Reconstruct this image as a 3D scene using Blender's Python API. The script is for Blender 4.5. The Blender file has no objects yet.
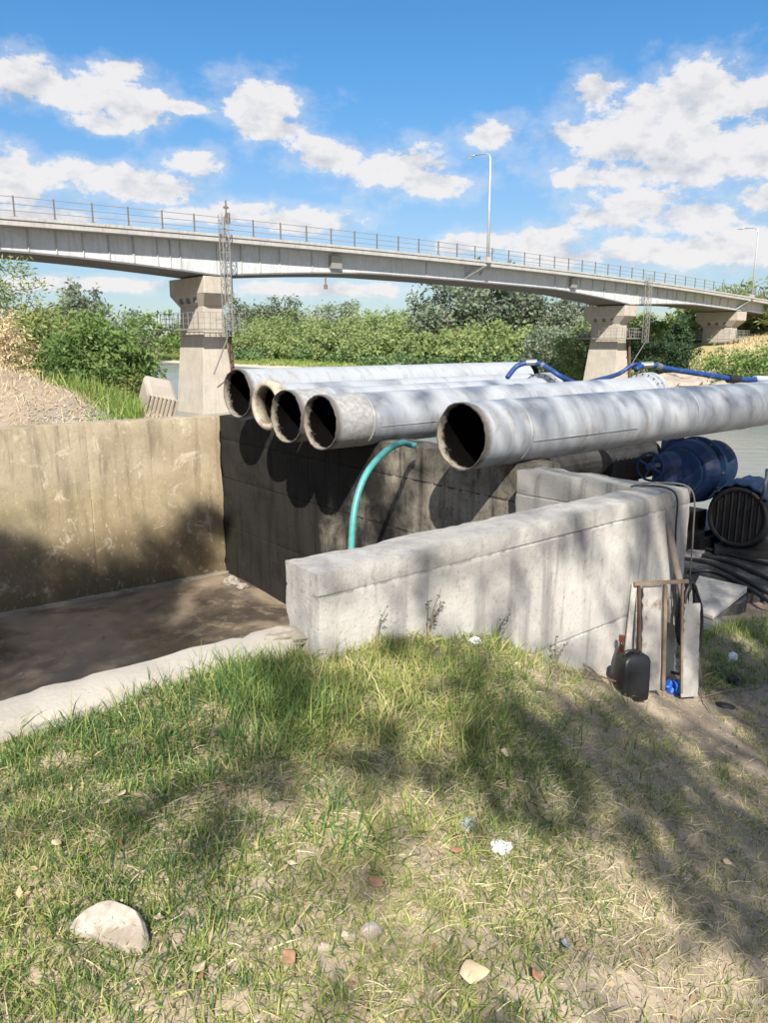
import bpy, math, random
import numpy as np
from mathutils import Vector, Matrix, Euler

# ------------------------------------------------------------------ camera, world, sun, exposure
SC = bpy.context.scene
COL = SC.collection
FPX, CX, CY, HOR, EZ = 769.0, 384.5, 512.0, 345.0, 1.6
PITCH = math.atan((CY - HOR) / FPX)
cam_d = bpy.data.cameras.new('camera'); cam = bpy.data.objects.new('camera', cam_d); COL.objects.link(cam)
cam_d.sensor_fit = 'HORIZONTAL'; cam_d.sensor_width = 36.0; cam_d.lens = 36.0
cam_d.clip_start = 0.05; cam_d.clip_end = 9000
cam.location = (0, 0, EZ); cam.rotation_euler = (math.pi / 2 - PITCH, 0, 0)
SC.camera = cam
SC.render.engine = 'CYCLES'; SC.cycles.max_bounces = 6; SC.cycles.diffuse_bounces = 3; SC.cycles.glossy_bounces = 3
SC.view_settings.view_transform = 'Standard'; SC.view_settings.look = 'None'
SC.view_settings.gamma = 1.0; SC.view_settings.use_curve_mapping = False
SC.view_settings.exposure = 1.0
SUN_EL, SUN_STRENGTH, SKY_STRENGTH = 40.5, 4.6, 0.082
sun_d = bpy.data.lights.new('sun', 'SUN'); sun = bpy.data.objects.new('sun', sun_d); COL.objects.link(sun)
sun_d.energy = SUN_STRENGTH; sun_d.angle = math.radians(0.53); sun_d.color = (1.0, 0.945, 0.85)
sun.location = (0, -30, 40); sun.rotation_euler = (math.radians(90 - SUN_EL), 0, 0)   # light travels to +Y and down

def ray(x, y):
    a = (x - CX) / FPX; b = -(y - CY) / FPX
    return Vector((a, math.cos(PITCH) + b * math.sin(PITCH), -math.sin(PITCH) + b * math.cos(PITCH)))
def at_z(x, y, z):
    r = ray(x, y); return Vector((0, 0, EZ)) + r * ((z - EZ) / r.z)
def at_y(x, y, Y):
    r = ray(x, y); return Vector((0, 0, EZ)) + r * (Y / r.y)

def build_world():
    w = bpy.data.worlds.new('World'); SC.world = w; w.use_nodes = True; w.cycles.sampling_method = 'MANUAL'; w.cycles.sample_map_resolution = 256
    t = w.node_tree; t.nodes.clear(); L = t.links
    def nd(k, **kw):
        n = t.nodes.new(k)
        for a, b in kw.items(): setattr(n, a, b)
        return n
    def math_(op, a, b=None, clamp=False):
        n = nd('ShaderNodeMath', operation=op, use_clamp=clamp)
        for i, q in enumerate((a, b)):
            if q is None: continue
            if isinstance(q, (int, float)): n.inputs[i].default_value = q
            else: L.new(q, n.inputs[i])
        return n.outputs[0]
    sky = nd('ShaderNodeTexSky', sky_type='NISHITA'); sky.sun_disc = False
    sky.sun_elevation = math.radians(SUN_EL); sky.sun_rotation = math.radians(180)
    sky.air_density = 1.0; sky.dust_density = 0.25; sky.ozone_density = 1.6; sky.altitude = 60
    tc = nd('ShaderNodeTexCoord'); sep = nd('ShaderNodeSeparateXYZ'); L.new(tc.outputs['Generated'], sep.inputs[0])
    az = math_('ARCTAN2', sep.outputs[0], sep.outputs[1]); el = math_('ARCSINE', sep.outputs[2])
    comb = nd('ShaderNodeCombineXYZ'); L.new(az, comb.inputs[0]); L.new(el, comb.inputs[1])
    # wispy warp of the cloud outlines
    def noise(scale, detail, rough, vec, stretch=(1, 1.5, 1)):
        m = nd('ShaderNodeVectorMath', operation='MULTIPLY'); L.new(vec, m.inputs[0]); m.inputs[1].default_value = stretch
        n = nd('ShaderNodeTexNoise'); n.inputs['Scale'].default_value = scale; n.inputs['Detail'].default_value = detail
        n.inputs['Roughness'].default_value = rough; L.new(m.outputs[0], n.inputs['Vector']); return n
    n1 = noise(16, 7, 0.62, comb.outputs[0]); n2 = noise(70, 4, 0.65, comb.outputs[0])
    blobs = [  # photo pixel centre, half sizes in pixels: one entry for each lobe of a cloud
        (35, 84, 58, 26), (95, 92, 62, 24), (135, 108, 40, 26), (110, 126, 40, 10),
        (10, 180, 42, 34), (90, 172, 70, 13), (135, 186, 72, 18), (193, 164, 30, 17), (165, 190, 50, 16),
        (262, 104, 46, 28), (262, 124, 30, 22), (330, 158, 46, 18), (390, 170, 62, 26), (430, 184, 46, 17),
        (240, 213, 50, 14), (300, 221, 62, 14), (486, 134, 30, 16), (535, 242, 50, 18), (460, 246, 34, 10),
        (600, 92, 34, 20), (650, 105, 70, 26), (700, 92, 70, 34), (745, 100, 50, 30), (660, 138, 120, 34), (585, 134, 52, 16),
        (740, 150, 110, 40), (690, 166, 90, 24), (580, 178, 24, 12), (640, 205, 60, 22), (690, 218, 80, 24), (740, 245, 110, 26),
        (610, 216, 40, 16), (660, 250, 100, 18), (90, 285, 110, 8), (330, 290, 100, 9), (40, 216, 80, 10), (120, 70, 34, 14), (205, 215, 40, 10), (500, 240, 40, 12), (630, 176, 60, 16), (768, 200, 40, 24), (575, 258, 70, 10), (182, 108, 26, 8), (285, 130, 26, 13), (308, 146, 30, 12)]
    dist = None
    for (px, py, rx, ry) in blobs:
        r = ray(px, py).normalized(); a0 = math.atan2(r.x, r.y); e0 = math.asin(r.z)
        r2 = ray(px + rx, py).normalized(); ra = math.atan2(r2.x, r2.y) - a0
        r3 = ray(px, py - ry).normalized(); re = math.asin(r3.z) - e0
        m = nd('ShaderNodeVectorMath', operation='MULTIPLY_ADD'); L.new(comb.outputs[0], m.inputs[0]); m.inputs[1].default_value = (1 / ra, 1 / re, 0); m.inputs[2].default_value = (-a0 / ra, -e0 / re, 0)
        ln = nd('ShaderNodeVectorMath', operation='LENGTH'); L.new(m.outputs[0], ln.inputs[0])
        if dist is None: dist = ln.outputs['Value']
        else:
            sm = nd('ShaderNodeMath', operation='SMOOTH_MIN'); L.new(dist, sm.inputs[0]); L.new(ln.outputs['Value'], sm.inputs[1]); sm.inputs[2].default_value = 0.25
            dist = sm.outputs[0]
    dens = math_('SUBTRACT', 1.0, dist)
    # unseen sky: same kind of cloud, its cover raised for more fill light
    n3 = noise(3.2, 4, 0.6, comb.outputs[0], (1, 2.4, 1))
    away = math_('GREATER_THAN', math_('ABSOLUTE', az), 0.62)
    rest = math_('MULTIPLY', math_('ADD', math_('MULTIPLY', math_('SUBTRACT', n3.outputs[0], 0.50), 5.0), 0.0), away)
    rest = math_('SUBTRACT', rest, math_('MULTIPLY', math_('SUBTRACT', 1.0, away), 2.0))
    dens = math_('MAXIMUM', dens, rest)
    nn = math_('ADD', math_('MULTIPLY', math_('SUBTRACT', n1.outputs[0], 0.50), 2.9), math_('MULTIPLY', math_('SUBTRACT', n2.outputs[0], 0.5), 0.8))
    dd = math_('ADD', dens, nn)
    mr = nd('ShaderNodeMapRange', interpolation_type='SMOOTHSTEP'); L.new(dd, mr.inputs['Value'])
    mr.inputs['From Min'].default_value = -0.10; mr.inputs['From Max'].default_value = 0.42
    mv = nd('ShaderNodeMapRange', interpolation_type='SMOOTHSTEP'); L.new(math_('ADD', dens, math_('MULTIPLY', math_('SUBTRACT', n1.outputs[0], 0.5), 3.4)), mv.inputs['Value'])
    mv.inputs['From Min'].default_value = -0.75; mv.inputs['From Max'].default_value = 0.2; mv.inputs['To Max'].default_value = 0.30
    mask = math_('MAXIMUM', math_('MULTIPLY', mr.outputs[0], 0.95), mv.outputs[0])
    # grey bases, bright tops
    up = nd('ShaderNodeVectorMath', operation='ADD'); L.new(comb.outputs[0], up.inputs[0]); up.inputs[1].default_value = (0, 0.022, 0)
    n1u = noise(16, 4, 0.62, up.outputs[0])
    thick = nd('ShaderNodeMapRange', interpolation_type='SMOOTHSTEP'); L.new(dd, thick.inputs['Value']); thick.inputs['From Min'].default_value = 0.35; thick.inputs['From Max'].default_value = 1.3
    lit = math_('SUBTRACT', math_('ADD', 0.95, math_('MULTIPLY', math_('SUBTRACT', n1.outputs[0], n1u.outputs[0]), 4.0)), math_('MULTIPLY', thick.outputs[0], 0.32), clamp=True)
    cr = nd('ShaderNodeMixRGB'); L.new(lit, cr.inputs[0])
    cr.inputs[1].default_value = (3.5, 3.65, 4.05, 1); cr.inputs[2].default_value = (5.5, 5.4, 5.4, 1)
    hs = nd('ShaderNodeHueSaturation'); hs.inputs['Saturation'].default_value = 1.36; hs.inputs['Value'].default_value = 1.0
    L.new(sky.outputs[0], hs.inputs['Color'])
    hz = nd('ShaderNodeMapRange', interpolation_type='SMOOTHSTEP'); L.new(el, hz.inputs['Value']); hz.inputs['From Min'].default_value = 0.0; hz.inputs['From Max'].default_value = 0.30; L.new(hz.outputs[0], hs.inputs['Fac'])
    hm = nd('ShaderNodeMapRange', interpolation_type='SMOOTHSTEP'); L.new(el, hm.inputs['Value']); hm.inputs['From Min'].default_value = 0.0; hm.inputs['From Max'].default_value = 0.34; hm.inputs['To Min'].default_value = 0.52; hm.inputs['To Max'].default_value = 0.94
    ht = nd('ShaderNodeMixRGB'); L.new(hz.outputs[0], ht.inputs[0]); ht.inputs[1].default_value = (.86, .95, 1.12, 1); ht.inputs[2].default_value = (1, 1, 1, 1)
    hv = nd('ShaderNodeVectorMath', operation='SCALE'); L.new(hs.outputs[0], hv.inputs[0]); L.new(hm.outputs[0], hv.inputs['Scale'])
    hw = nd('ShaderNodeVectorMath', operation='MULTIPLY'); L.new(hv.outputs[0], hw.inputs[0]); L.new(ht.outputs[0], hw.inputs[1])
    b1 = nd('ShaderNodeBackground'); L.new(hw.outputs[0], b1.inputs[0]); b1.inputs[1].default_value = SKY_STRENGTH
    b2 = nd('ShaderNodeBackground'); L.new(cr.outputs[0], b2.inputs[0]); b2.inputs[1].default_value = SKY_STRENGTH
    mx = nd('ShaderNodeMixShader'); L.new(mask, mx.inputs[0]); L.new(b1.outputs[0], mx.inputs[1]); L.new(b2.outputs[0], mx.inputs[2])
    out = nd('ShaderNodeOutputWorld'); L.new(mx.outputs[0], out.inputs[0])
build_world()

# ------------------------------------------------------------------ helpers
ANG = math.radians(50)
DX, DY = math.sin(ANG), math.cos(ANG)          # u: along the bridge, pipes and basin walls
TX, TY = -DY, DX                                # v: across them, away from the camera
def UV(u, v, z=0.0): return Vector((u * DX + v * TX, u * DY + v * TY, z))
rnd = random.Random(7); RNG = np.random.default_rng(11)

def hash2(ix, iy, seed):
    n = (ix.astype(np.int64) * 374761393 + iy.astype(np.int64) * 668265263 + seed * 1442695041) & 0x7fffffff
    n = ((n ^ (n >> 13)) * 1274126177) & 0x7fffffff
    n = n ^ (n >> 16)
    return (n & 0xffff) / 65535.0
def vnoise(x, y, s, seed=0):
    x = np.asarray(x, float) * s; y = np.asarray(y, float) * s
    ix = np.floor(x); iy = np.floor(y); fx = x - ix; fy = y - iy
    fx = fx * fx * (3 - 2 * fx); fy = fy * fy * (3 - 2 * fy)
    a = hash2(ix, iy, seed); b = hash2(ix + 1, iy, seed); c = hash2(ix, iy + 1, seed); d = hash2(ix + 1, iy + 1, seed)
    return (a * (1 - fx) + b * fx) * (1 - fy) + (c * (1 - fx) + d * fx) * fy - 0.5
def sstep(a, b, x):
    t = np.clip((x - a) / (b - a), 0, 1); return t * t * (3 - 2 * t)

def hgt(X, Y, fine=True):
    X = np.asarray(X, float); Y = np.asarray(Y, float)
    u = X * DX + Y * DY; v = X * TX + Y * TY
    f = np.interp(X, [-3, -.3, .1, .55, 1.2, 1.7, 2.1, 4], [.36, .35, .30, .13, -.26, -.52, -.62, -.68])
    near = f - .26 * np.clip((2.5 - Y) / 2.5, 0, 1) * sstep(2.2, 1.2, X)
    if fine:
        near = near + .07 * vnoise(X, Y, 1.7, 1) + .045 * vnoise(X, Y, 4.5, 2) + .026 * vnoise(X, Y, 13, 3) + .018 * vnoise(X, Y, 31, 4)
    drop = np.interp(u, [0, 9.5, 11, 14, 18], [0, 0, -.5, -2.3, -3.6])
    plat = np.full_like(near, -.80)
    bank = np.interp(u, [-12, 0, 2.5, 3.6, 4.6, 6, 9, 13, 17], [2.0, 1.75, 1.35, .95, .52, .15, -.8, -3.0, -4.2])
    bank = bank + .35 * vnoise(X, Y, .5, 5) + .12 * vnoise(X, Y, 1.6, 6)
    edge = np.minimum(bank, .5)
    bank = edge + (bank - edge) * sstep(9.7, 12.0, v)
    z = near + drop
    z = np.where((v > 2.6) & (u > 4.62) & (v <= 9.3), plat * sstep(2.6, 3.0, v) + z * (1 - sstep(2.6, 3.0, v)) + drop * sstep(2.6, 3.0, v), z)
    vl = np.where(u < 4.9, 9.55 - .0444 * (u + 4.2), 9.1)
    z = np.where(v > vl, bank * sstep(0, .3, v - vl) + (plat + drop) * (1 - sstep(0, .3, v - vl)), z)
    ub = np.where(v < 3.66, 4.52, 4.74 + .044 * (v - 3.66))
    z = np.where((u < ub) & (v > np.where(u < 1.7, 2.67, 2.60)) & (v < 9.62 - .0444 * (u + 4.2)) & (u > -4.35), -1.9, z)
    uf = 69.6 + .107 * (v - 48); s = u - uf
    low = np.interp(s, [-14, 0, 4, 16, 60, 300], [-4.2, -2.85, -2.5, -1.5, -.6, .4])
    high = np.interp(s, [-14, 0, 5, 14, 22, 34, 70, 300], [-4.2, -2.85, -2.3, -.6, 1.2, 3.2, 6.5, 7.5])
    k = sstep(70, 48, v)
    far = low * (1 - k) + high * k + sstep(0, 10, s) * (.8 * vnoise(X, Y, .12, 8) + .35 * vnoise(X, Y, .5, 9))
    return np.where(u > 35, far, np.where((u > 17), np.minimum(z, -4.0), z))
def H(x, y): return float(hgt(np.array([x]), np.array([y]))[0])
def HF(x, y): return float(hgt(np.array([x]), np.array([y]))[0])

def ground_at(x, y):
    r = ray(x, y); t = np.arange(1.0, 12.0, .003); z = EZ + r.z * t; g = hgt(r.x * t, r.y * t); i = int(np.argmax(z <= g)); return Vector((r.x * t[i], r.y * t[i], g[i]))

class MB:
    """collects faces; build() links them as ONE mesh object"""
    def __init__(s): s.v = []; s.f = []
    def add(s, vs, fs):
        o = len(s.v); s.v += [tuple(p) for p in vs]; s.f += [tuple(i + o for i in q) for q in fs]; return s
    def hexa(s, p): # 8 points: bottom 0-3, top 4-7
        return s.add(p, [(3, 2, 1, 0), (4, 5, 6, 7), (0, 1, 5, 4), (1, 2, 6, 5), (2, 3, 7, 6), (3, 0, 4, 7)])
    def box(s, c, h, rz=0.0, M=None):
        p = [Vector((sx * h[0], sy * h[1], sz * h[2])) for sz in (-1, 1) for sx, sy in ((-1, -1), (1, -1), (1, 1), (-1, 1))]
        R = M if M is not None else Matrix.Rotation(rz, 3, 'Z')
        return s.hexa([R @ q + Vector(c) for q in p])
    def bar(s, a, b, w, h=None):
        a, b = Vector(a), Vector(b); h = h or w; d = (b - a).normalized()
        up = Vector((0, 0, 1)) if abs(d.z) < .95 else Vector((1, 0, 0))
        x = d.cross(up).normalized() * w / 2; y = x.cross(d).normalized() * h / 2
        return s.hexa([a - x - y, a + x - y, b + x - y, b - x - y, a - x + y, a + x + y, b + x + y, b - x + y])
    def tube(s, pts, r, n=8, caps=True):
        pts = [Vector(p) for p in pts]; rs = r if isinstance(r, (list, tuple)) else [r] * len(pts)
        o = len(s.v); prev = None
        for i, p in enumerate(pts):
            t = (pts[min(i + 1, len(pts) - 1)] - pts[max(i - 1, 0)]).normalized()
            if prev is None:
                up = Vector((0, 0, 1)) if abs(t.z) < .9 else Vector((1, 0, 0)); x = t.cross(up).normalized()
            else:
                x = (prev - t * prev.dot(t)).normalized()
            prev = x; y = t.cross(x)
            for k in range(n):
                a = 2 * math.pi * k / n; s.v.append(tuple(p + (x * math.cos(a) + y * math.sin(a)) * rs[i]))
        for i in range(len(pts) - 1):
            for k in range(n):
                k2 = (k + 1) % n; s.f.append((o + i * n + k, o + i * n + k2, o + (i + 1) * n + k2, o + (i + 1) * n + k))
        if caps:
            s.f.append(tuple(o + k for k in reversed(range(n)))); s.f.append(tuple(o + (len(pts) - 1) * n + k for k in range(n)))
        return s
    def lathe(s, prof, n=24, M=None, close=False):
        """prof: (x along axis, radius); axis = local X"""
        M = M or Matrix.Identity(4); o = len(s.v)
        for (x, r) in prof:
            for k in range(n):
                a = 2 * math.pi * k / n; s.v.append(tuple(M @ Vector((x, r * math.cos(a), r * math.sin(a)))))
        m = len(prof)
        for i in range(m if close else m - 1):
            i2 = (i + 1) % m
            for k in range(n):
                k2 = (k + 1) % n; s.f.append((o + i * n + k, o + i2 * n + k, o + i2 * n + k2, o + i * n + k2))
        if not close:
            s.f.append(tuple(o + k for k in range(n))); s.f.append(tuple(o + (m - 1) * n + k for k in reversed(range(n))))
        return s
    def build(s, name, mat, parent=None, smooth=False, bevel=0.0, M=None):
        me = bpy.data.meshes.new(name); me.from_pydata(s.v, [], s.f); me.validate()
        me.materials.append(MATS[mat]); o = bpy.data.objects.new(name, me); COL.objects.link(o)
        if smooth: me.shade_smooth()
        if parent: o.parent = parent
        if M is not None: o.matrix_local = M
        if bevel:
            b = o.modifiers.new('bevel', 'BEVEL'); b.width = bevel; b.segments = 2; b.limit_method = 'ANGLE'; b.angle_limit = math.radians(40)
        return o

def np_mesh(name, verts, quads, mat, tint=None, parent=None, smooth=False):
    me = bpy.data.meshes.new(name); n = len(verts); k = quads.shape[1]; m = len(quads)
    me.vertices.add(n); me.vertices.foreach_set('co', np.ascontiguousarray(verts, dtype=np.float32).ravel())
    me.loops.add(m * k); me.loops.foreach_set('vertex_index', np.ascontiguousarray(quads, dtype=np.int32).ravel())
    me.polygons.add(m); me.polygons.foreach_set('loop_start', np.arange(0, m * k, k, dtype=np.int32))
    me.polygons.foreach_set('loop_total', np.full(m, k, dtype=np.int32))
    if tint is not None:
        a = me.attributes.new('tint', 'FLOAT', 'POINT'); a.data.foreach_set('value', np.ascontiguousarray(tint, dtype=np.float32))
    me.update(calc_edges=True)
    if smooth: me.shade_smooth()
    me.materials.append(MATS[mat]); o = bpy.data.objects.new(name, me); COL.objects.link(o)
    if parent: o.parent = parent
    return o

def tag(o, label=None, cat=None, group=None, kind=None):
    if label: o['label'] = label
    if cat: o['category'] = cat
    if group: o['group'] = group
    if kind: o['kind'] = kind
    return o
def empty(name, loc=(0, 0, 0), rz=0.0):
    o = bpy.data.objects.new(name, None); COL.objects.link(o); o.location = loc; o.rotation_euler = (0, 0, rz); o.empty_display_size = .2
    return o
def copy_tree(o, parent=None):
    c = o.copy(); COL.objects.link(c); c.parent = parent
    if parent is not None: c.matrix_parent_inverse = o.matrix_parent_inverse.copy()
    for ch in list(o.children): copy_tree(ch, c)
    return c
def smooth_path(pts, n=6):
    pts = [Vector(p) for p in pts]; P = [pts[0]] + pts + [pts[-1]]; out = []
    for i in range(1, len(P) - 2):
        for k in range(n):
            t = k / n; a, b, c, d = P[i - 1], P[i], P[i + 1], P[i + 2]
            out.append(.5 * ((2 * b) + (c - a) * t + (2 * a - 5 * b + 4 * c - d) * t * t + (3 * b - a - 3 * c + d) * t ** 3))
    out.append(pts[-1]); return out

# ------------------------------------------------------------------ materials
MATS = {}
class NT:
    def __init__(s, name):
        m = bpy.data.materials.new(name); m.use_nodes = True; s.m = m; s.t = m.node_tree; s.L = s.t.links
        s.b = s.t.nodes['Principled BSDF']; s.out = s.t.nodes['Material Output']; MATS[name] = m
        s._c = {}
    def n(s, k, **kw):
        q = s.t.nodes.new(k)
        for a, b in kw.items(): setattr(q, a, b)
        return q
    def set(s, sock, v):
        if hasattr(v, 'links') or isinstance(v, bpy.types.NodeSocket): s.L.new(v, sock)
        else:
            if isinstance(v, tuple) and len(v) == 3 and sock.type == 'RGBA': v = v + (1,)
            sock.default_value = v
    def pos(s):
        if 'pos' not in s._c: s._c['pos'] = s.n('ShaderNodeNewGeometry').outputs['Position']
        return s._c['pos']
    def obj(s):
        if 'obj' not in s._c: s._c['obj'] = s.n('ShaderNodeTexCoord').outputs['Object']
        return s._c['obj']
    def rand(s): return s.n('ShaderNodeObjectInfo').outputs['Random']
    def attr(s, a): q = s.n('ShaderNodeAttribute'); q.attribute_name = a; return q.outputs['Fac']
    def xyz(s, v): return s.n_sep(v)
    def n_sep(s, v):
        q = s.n('ShaderNodeSeparateXYZ'); s.L.new(v, q.inputs[0]); return q.outputs
    def scale(s, v, sc):
        q = s.n('ShaderNodeVectorMath', operation='MULTIPLY'); s.L.new(v, q.inputs[0]); q.inputs[1].default_value = sc; return q.outputs[0]
    def noise(s, scale, detail=6, rough=.6, vec=None, dist=0.0):
        q = s.n('ShaderNodeTexNoise'); q.inputs['Scale'].default_value = scale; q.inputs['Detail'].default_value = detail
        q.inputs['Roughness'].default_value = rough; q.inputs['Distortion'].default_value = dist
        s.L.new(vec if vec is not None else s.pos(), q.inputs['Vector']); return q.outputs[0]
    def math(s, op, a, b=0.0, clamp=False):
        q = s.n('ShaderNodeMath', operation=op, use_clamp=clamp); s.set(q.inputs[0], a); s.set(q.inputs[1], b); return q.outputs[0]
    def ramp(s, v, lo, hi, a=0.0, b=1.0):
        q = s.n('ShaderNodeMapRange', interpolation_type='SMOOTHSTEP'); s.set(q.inputs['Value'], v)
        q.inputs['From Min'].default_value = lo; q.inputs['From Max'].default_value = hi
        q.inputs['To Min'].default_value = a; q.inputs['To Max'].default_value = b; return q.outputs[0]
    def mix(s, f, a, b, mode='MIX'):
        q = s.n('ShaderNodeMixRGB', blend_type=mode); s.set(q.inputs[0], f); s.set(q.inputs[1], a); s.set(q.inputs[2], b); return q.outputs[0]
    def bump(s, h, strength=.4, dist=.01, prev=None):
        q = s.n('ShaderNodeBump'); q.inputs['Strength'].default_value = strength; q.inputs['Distance'].default_value = dist
        s.L.new(h, q.inputs['Height'])
        if prev is not None: s.L.new(prev, q.inputs['Normal'])
        return q.outputs[0]
    def done(s, col, rough=.8, normal=None, metal=0.0, spec=None):
        s.set(s.b.inputs['Base Color'], col); s.set(s.b.inputs['Roughness'], rough); s.set(s.b.inputs['Metallic'], metal)
        if spec is not None: s.b.inputs['Specular IOR Level'].default_value = spec
        if normal is not None: s.L.new(normal, s.b.inputs['Normal'])
        return s.m

def concrete(name, base, dark, stain, streak=.5, algae=None, wet=None, bands=None, spots=.35, lines=(), zone=None, pale=None):
    k = NT(name); z = k.n_sep(k.pos())[2]
    n1 = k.noise(1.3, 8, .62); n2 = k.noise(9, 6, .65); n3 = k.noise(60, 4, .6)
    sv = k.scale(k.pos(), (1, 1, .10)); ns = k.noise(7, 6, .6, sv); ns2 = k.noise(21, 5, .6, sv)
    c = k.mix(k.ramp(n1, .35, .7), base, dark)
    c = k.mix(k.ramp(n2, .45, .75, 0, .55), c, tuple(x * .72 for x in base))
    c = k.mix(k.math('MULTIPLY', k.ramp(ns, .48, .72), streak), c, stain)
    c = k.mix(k.math('MULTIPLY', k.ramp(ns2, .58, .7), streak * .6), c, stain)
    c = k.mix(k.ramp(n3, .62, .74, 0, spots), c, stain)
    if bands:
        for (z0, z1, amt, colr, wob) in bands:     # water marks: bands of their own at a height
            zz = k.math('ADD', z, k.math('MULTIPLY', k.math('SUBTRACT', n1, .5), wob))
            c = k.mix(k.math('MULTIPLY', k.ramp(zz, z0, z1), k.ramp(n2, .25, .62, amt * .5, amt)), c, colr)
    if pale:      # lime bloom and scuffs
        npl = k.noise(3.4, 9, .72, dist=.8); c = k.mix(k.ramp(npl, .56, .66, 0, .7), c, pale)
        npl = k.noise(26, 6, .7, k.scale(k.pos(), (1, 1, .5))); c = k.mix(k.ramp(npl, .58, .66, 0, .5), c, pale)
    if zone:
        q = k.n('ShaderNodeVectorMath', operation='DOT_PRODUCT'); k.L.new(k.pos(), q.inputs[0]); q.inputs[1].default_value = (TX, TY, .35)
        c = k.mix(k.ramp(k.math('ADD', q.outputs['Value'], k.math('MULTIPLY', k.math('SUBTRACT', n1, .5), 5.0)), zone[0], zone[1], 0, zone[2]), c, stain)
    for (zl, wl, amt) in lines:      # dirt lodged in the pour joints, broken along its length
        dz = k.math('ABSOLUTE', k.math('SUBTRACT', k.math('ADD', z, k.math('MULTIPLY', k.math('SUBTRACT', n2, .5), .03)), zl))
        c = k.mix(k.math('MULTIPLY', k.ramp(dz, wl, wl * .3), k.ramp(n2, .40, .55, 0, amt)), c, stain)
    if algae:
        na = k.noise(2.1, 9, .68, dist=.6)
        c = k.mix(k.ramp(na, algae[1], algae[1] + .24, 0, algae[2]), c, algae[0])
        nb = k.noise(34, 5, .7); c = k.mix(k.ramp(nb, .55, .66, 0, algae[2] * .6), c, algae[0])
    h = k.math('ADD', k.math('MULTIPLY', n2, .6), k.math('MULTIPLY', n3, .4))
    nb = k.bump(h, .55, .012); nb = k.bump(k.noise(170, 3, .6), .35, .004, nb)
    k.done(c, wet if wet else .88, nb, spec=.12 if zone else .4)
concrete('wall_pale', (.50, .48, .445), (.38, .36, .325), (.12, .115, .11), .62, ((.095, .092, .088), .60, .55), bands=[(.40, .60, .62, (.21, .20, .19), .5), (.62, .665, -.75, (.42, .41, .39), .05)], lines=((.595, .010, .65), (-.02, .010, .6)))
concrete('kerb_concrete', (.42, .385, .33), (.32, .29, .25), (.25, .22, .18), .15)
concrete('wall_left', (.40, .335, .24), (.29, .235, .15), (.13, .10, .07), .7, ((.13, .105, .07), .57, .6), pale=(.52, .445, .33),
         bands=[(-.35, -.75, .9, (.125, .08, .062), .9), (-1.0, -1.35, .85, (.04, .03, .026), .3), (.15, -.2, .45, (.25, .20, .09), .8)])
concrete('footing_concrete', (.30, .26, .20), (.22, .19, .15), (.10, .08, .06), .5)
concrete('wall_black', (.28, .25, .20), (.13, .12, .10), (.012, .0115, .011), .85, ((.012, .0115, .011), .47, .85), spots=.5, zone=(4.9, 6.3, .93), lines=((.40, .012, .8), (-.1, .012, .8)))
concrete('wall_step', (.34, .33, .30), (.24, .23, .215), (.07, .07, .065), .7)
concrete('pier_concrete', (.43, .385, .325), (.36, .325, .275), (.27, .23, .19), .5)
concrete('deck_concrete', (.40, .39, .37), (.33, .32, .31), (.19, .18, .17), .5)
concrete('girder_paint', (.50, .515, .53), (.43, .445, .46), (.27, .25, .22), .45, spots=.15)
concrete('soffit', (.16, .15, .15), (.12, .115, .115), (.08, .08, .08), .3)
concrete('rock', (.36, .31, .26), (.27, .23, .19), (.15, .13, .11), .3)
concrete('block_concrete', (.40, .345, .28), (.32, .275, .225), (.3, .26, .22), .25)

def simple(name, col, rough=.6, metal=0.0, var=.25, scale=20, bump=.15, dirt=None):
    k = NT(name); n = k.noise(scale, 5, .6, k.obj())
    c = k.mix(k.ramp(n, .35, .7), col, tuple(x * (1 - var) for x in col))
    if dirt: c = k.mix(k.ramp(k.noise(scale * .35, 7, .7, k.obj()), dirt[1], dirt[1] + .12, 0, dirt[2]), c, dirt[0])
    k.done(c, rough, k.bump(n, bump, .004), metal)
simple('rail_metal', (.30, .28, .26), .6, .3)
simple('rail_dark', (.16, .14, .125), .7, .2)
simple('ladder_metal', (.33, .32, .30), .5, .4)
simple('lamp_metal', (.52, .53, .54), .4, .5)
simple('lamp_glass', (.75, .76, .78), .2)
simple('teal_rubber', (.07, .29, .27), .45, var=.2, dirt=((.25, .30, .24), .58, .5))
simple('blue_rubber', (.009, .045, .185), .55, var=.45, dirt=((.12, .16, .22), .55, .6))
simple('blue_paint', (.007, .028, .095), .62, .0, .35, 9, dirt=((.10, .09, .08), .56, .75))
simple('blue_pale', (.013, .05, .125), .65, var=.3, scale=9, dirt=((.14, .13, .12), .55, .7))
simple('black_rubber', (.022, .022, .024), .5)
simple('black_plastic', (.012, .013, .015), .42, bump=.5, scale=12, dirt=((.10, .085, .07), .62, .4))
simple('oily_metal', (.028, .027, .027), .5, .4, dirt=((.10, .07, .05), .6, .6))
simple('grey_fitting', (.22, .225, .23), .45, .5)
simple('cream_rim', (.40, .35, .27), .85, bump=.6, dirt=((.18, .13, .09), .5, .7))
simple('board_paint', (.34, .325, .30), .75, scale=14, bump=.4, dirt=((.13, .08, .05), .54, .85))
simple('rusty_metal', (.115, .07, .048), .85, .1, bump=.6)
simple('rim_metal', (.075, .068, .062), .8, .1, bump=.5)
simple('slat_wood', (.22, .165, .12), .85, bump=.5)
simple('pole_wood', (.27, .225, .19), .8, bump=.5)
simple('plywood', (.50, .47, .42), .8, dirt=((.28, .25, .21), .5, .6))
simple('amber_glass', (.035, .012, .007), .3)
simple('red_cap', (.16, .035, .02), .5)
simple('blue_bag', (.015, .10, .50), .45, bump=.8)
simple('white_plastic', (.78, .80, .82), .5, bump=.8)
simple('blue_grey_plastic', (.36, .40, .45), .45, bump=.8)
simple('dry_leaf', (.36, .20, .11), .75, var=.4)
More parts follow.
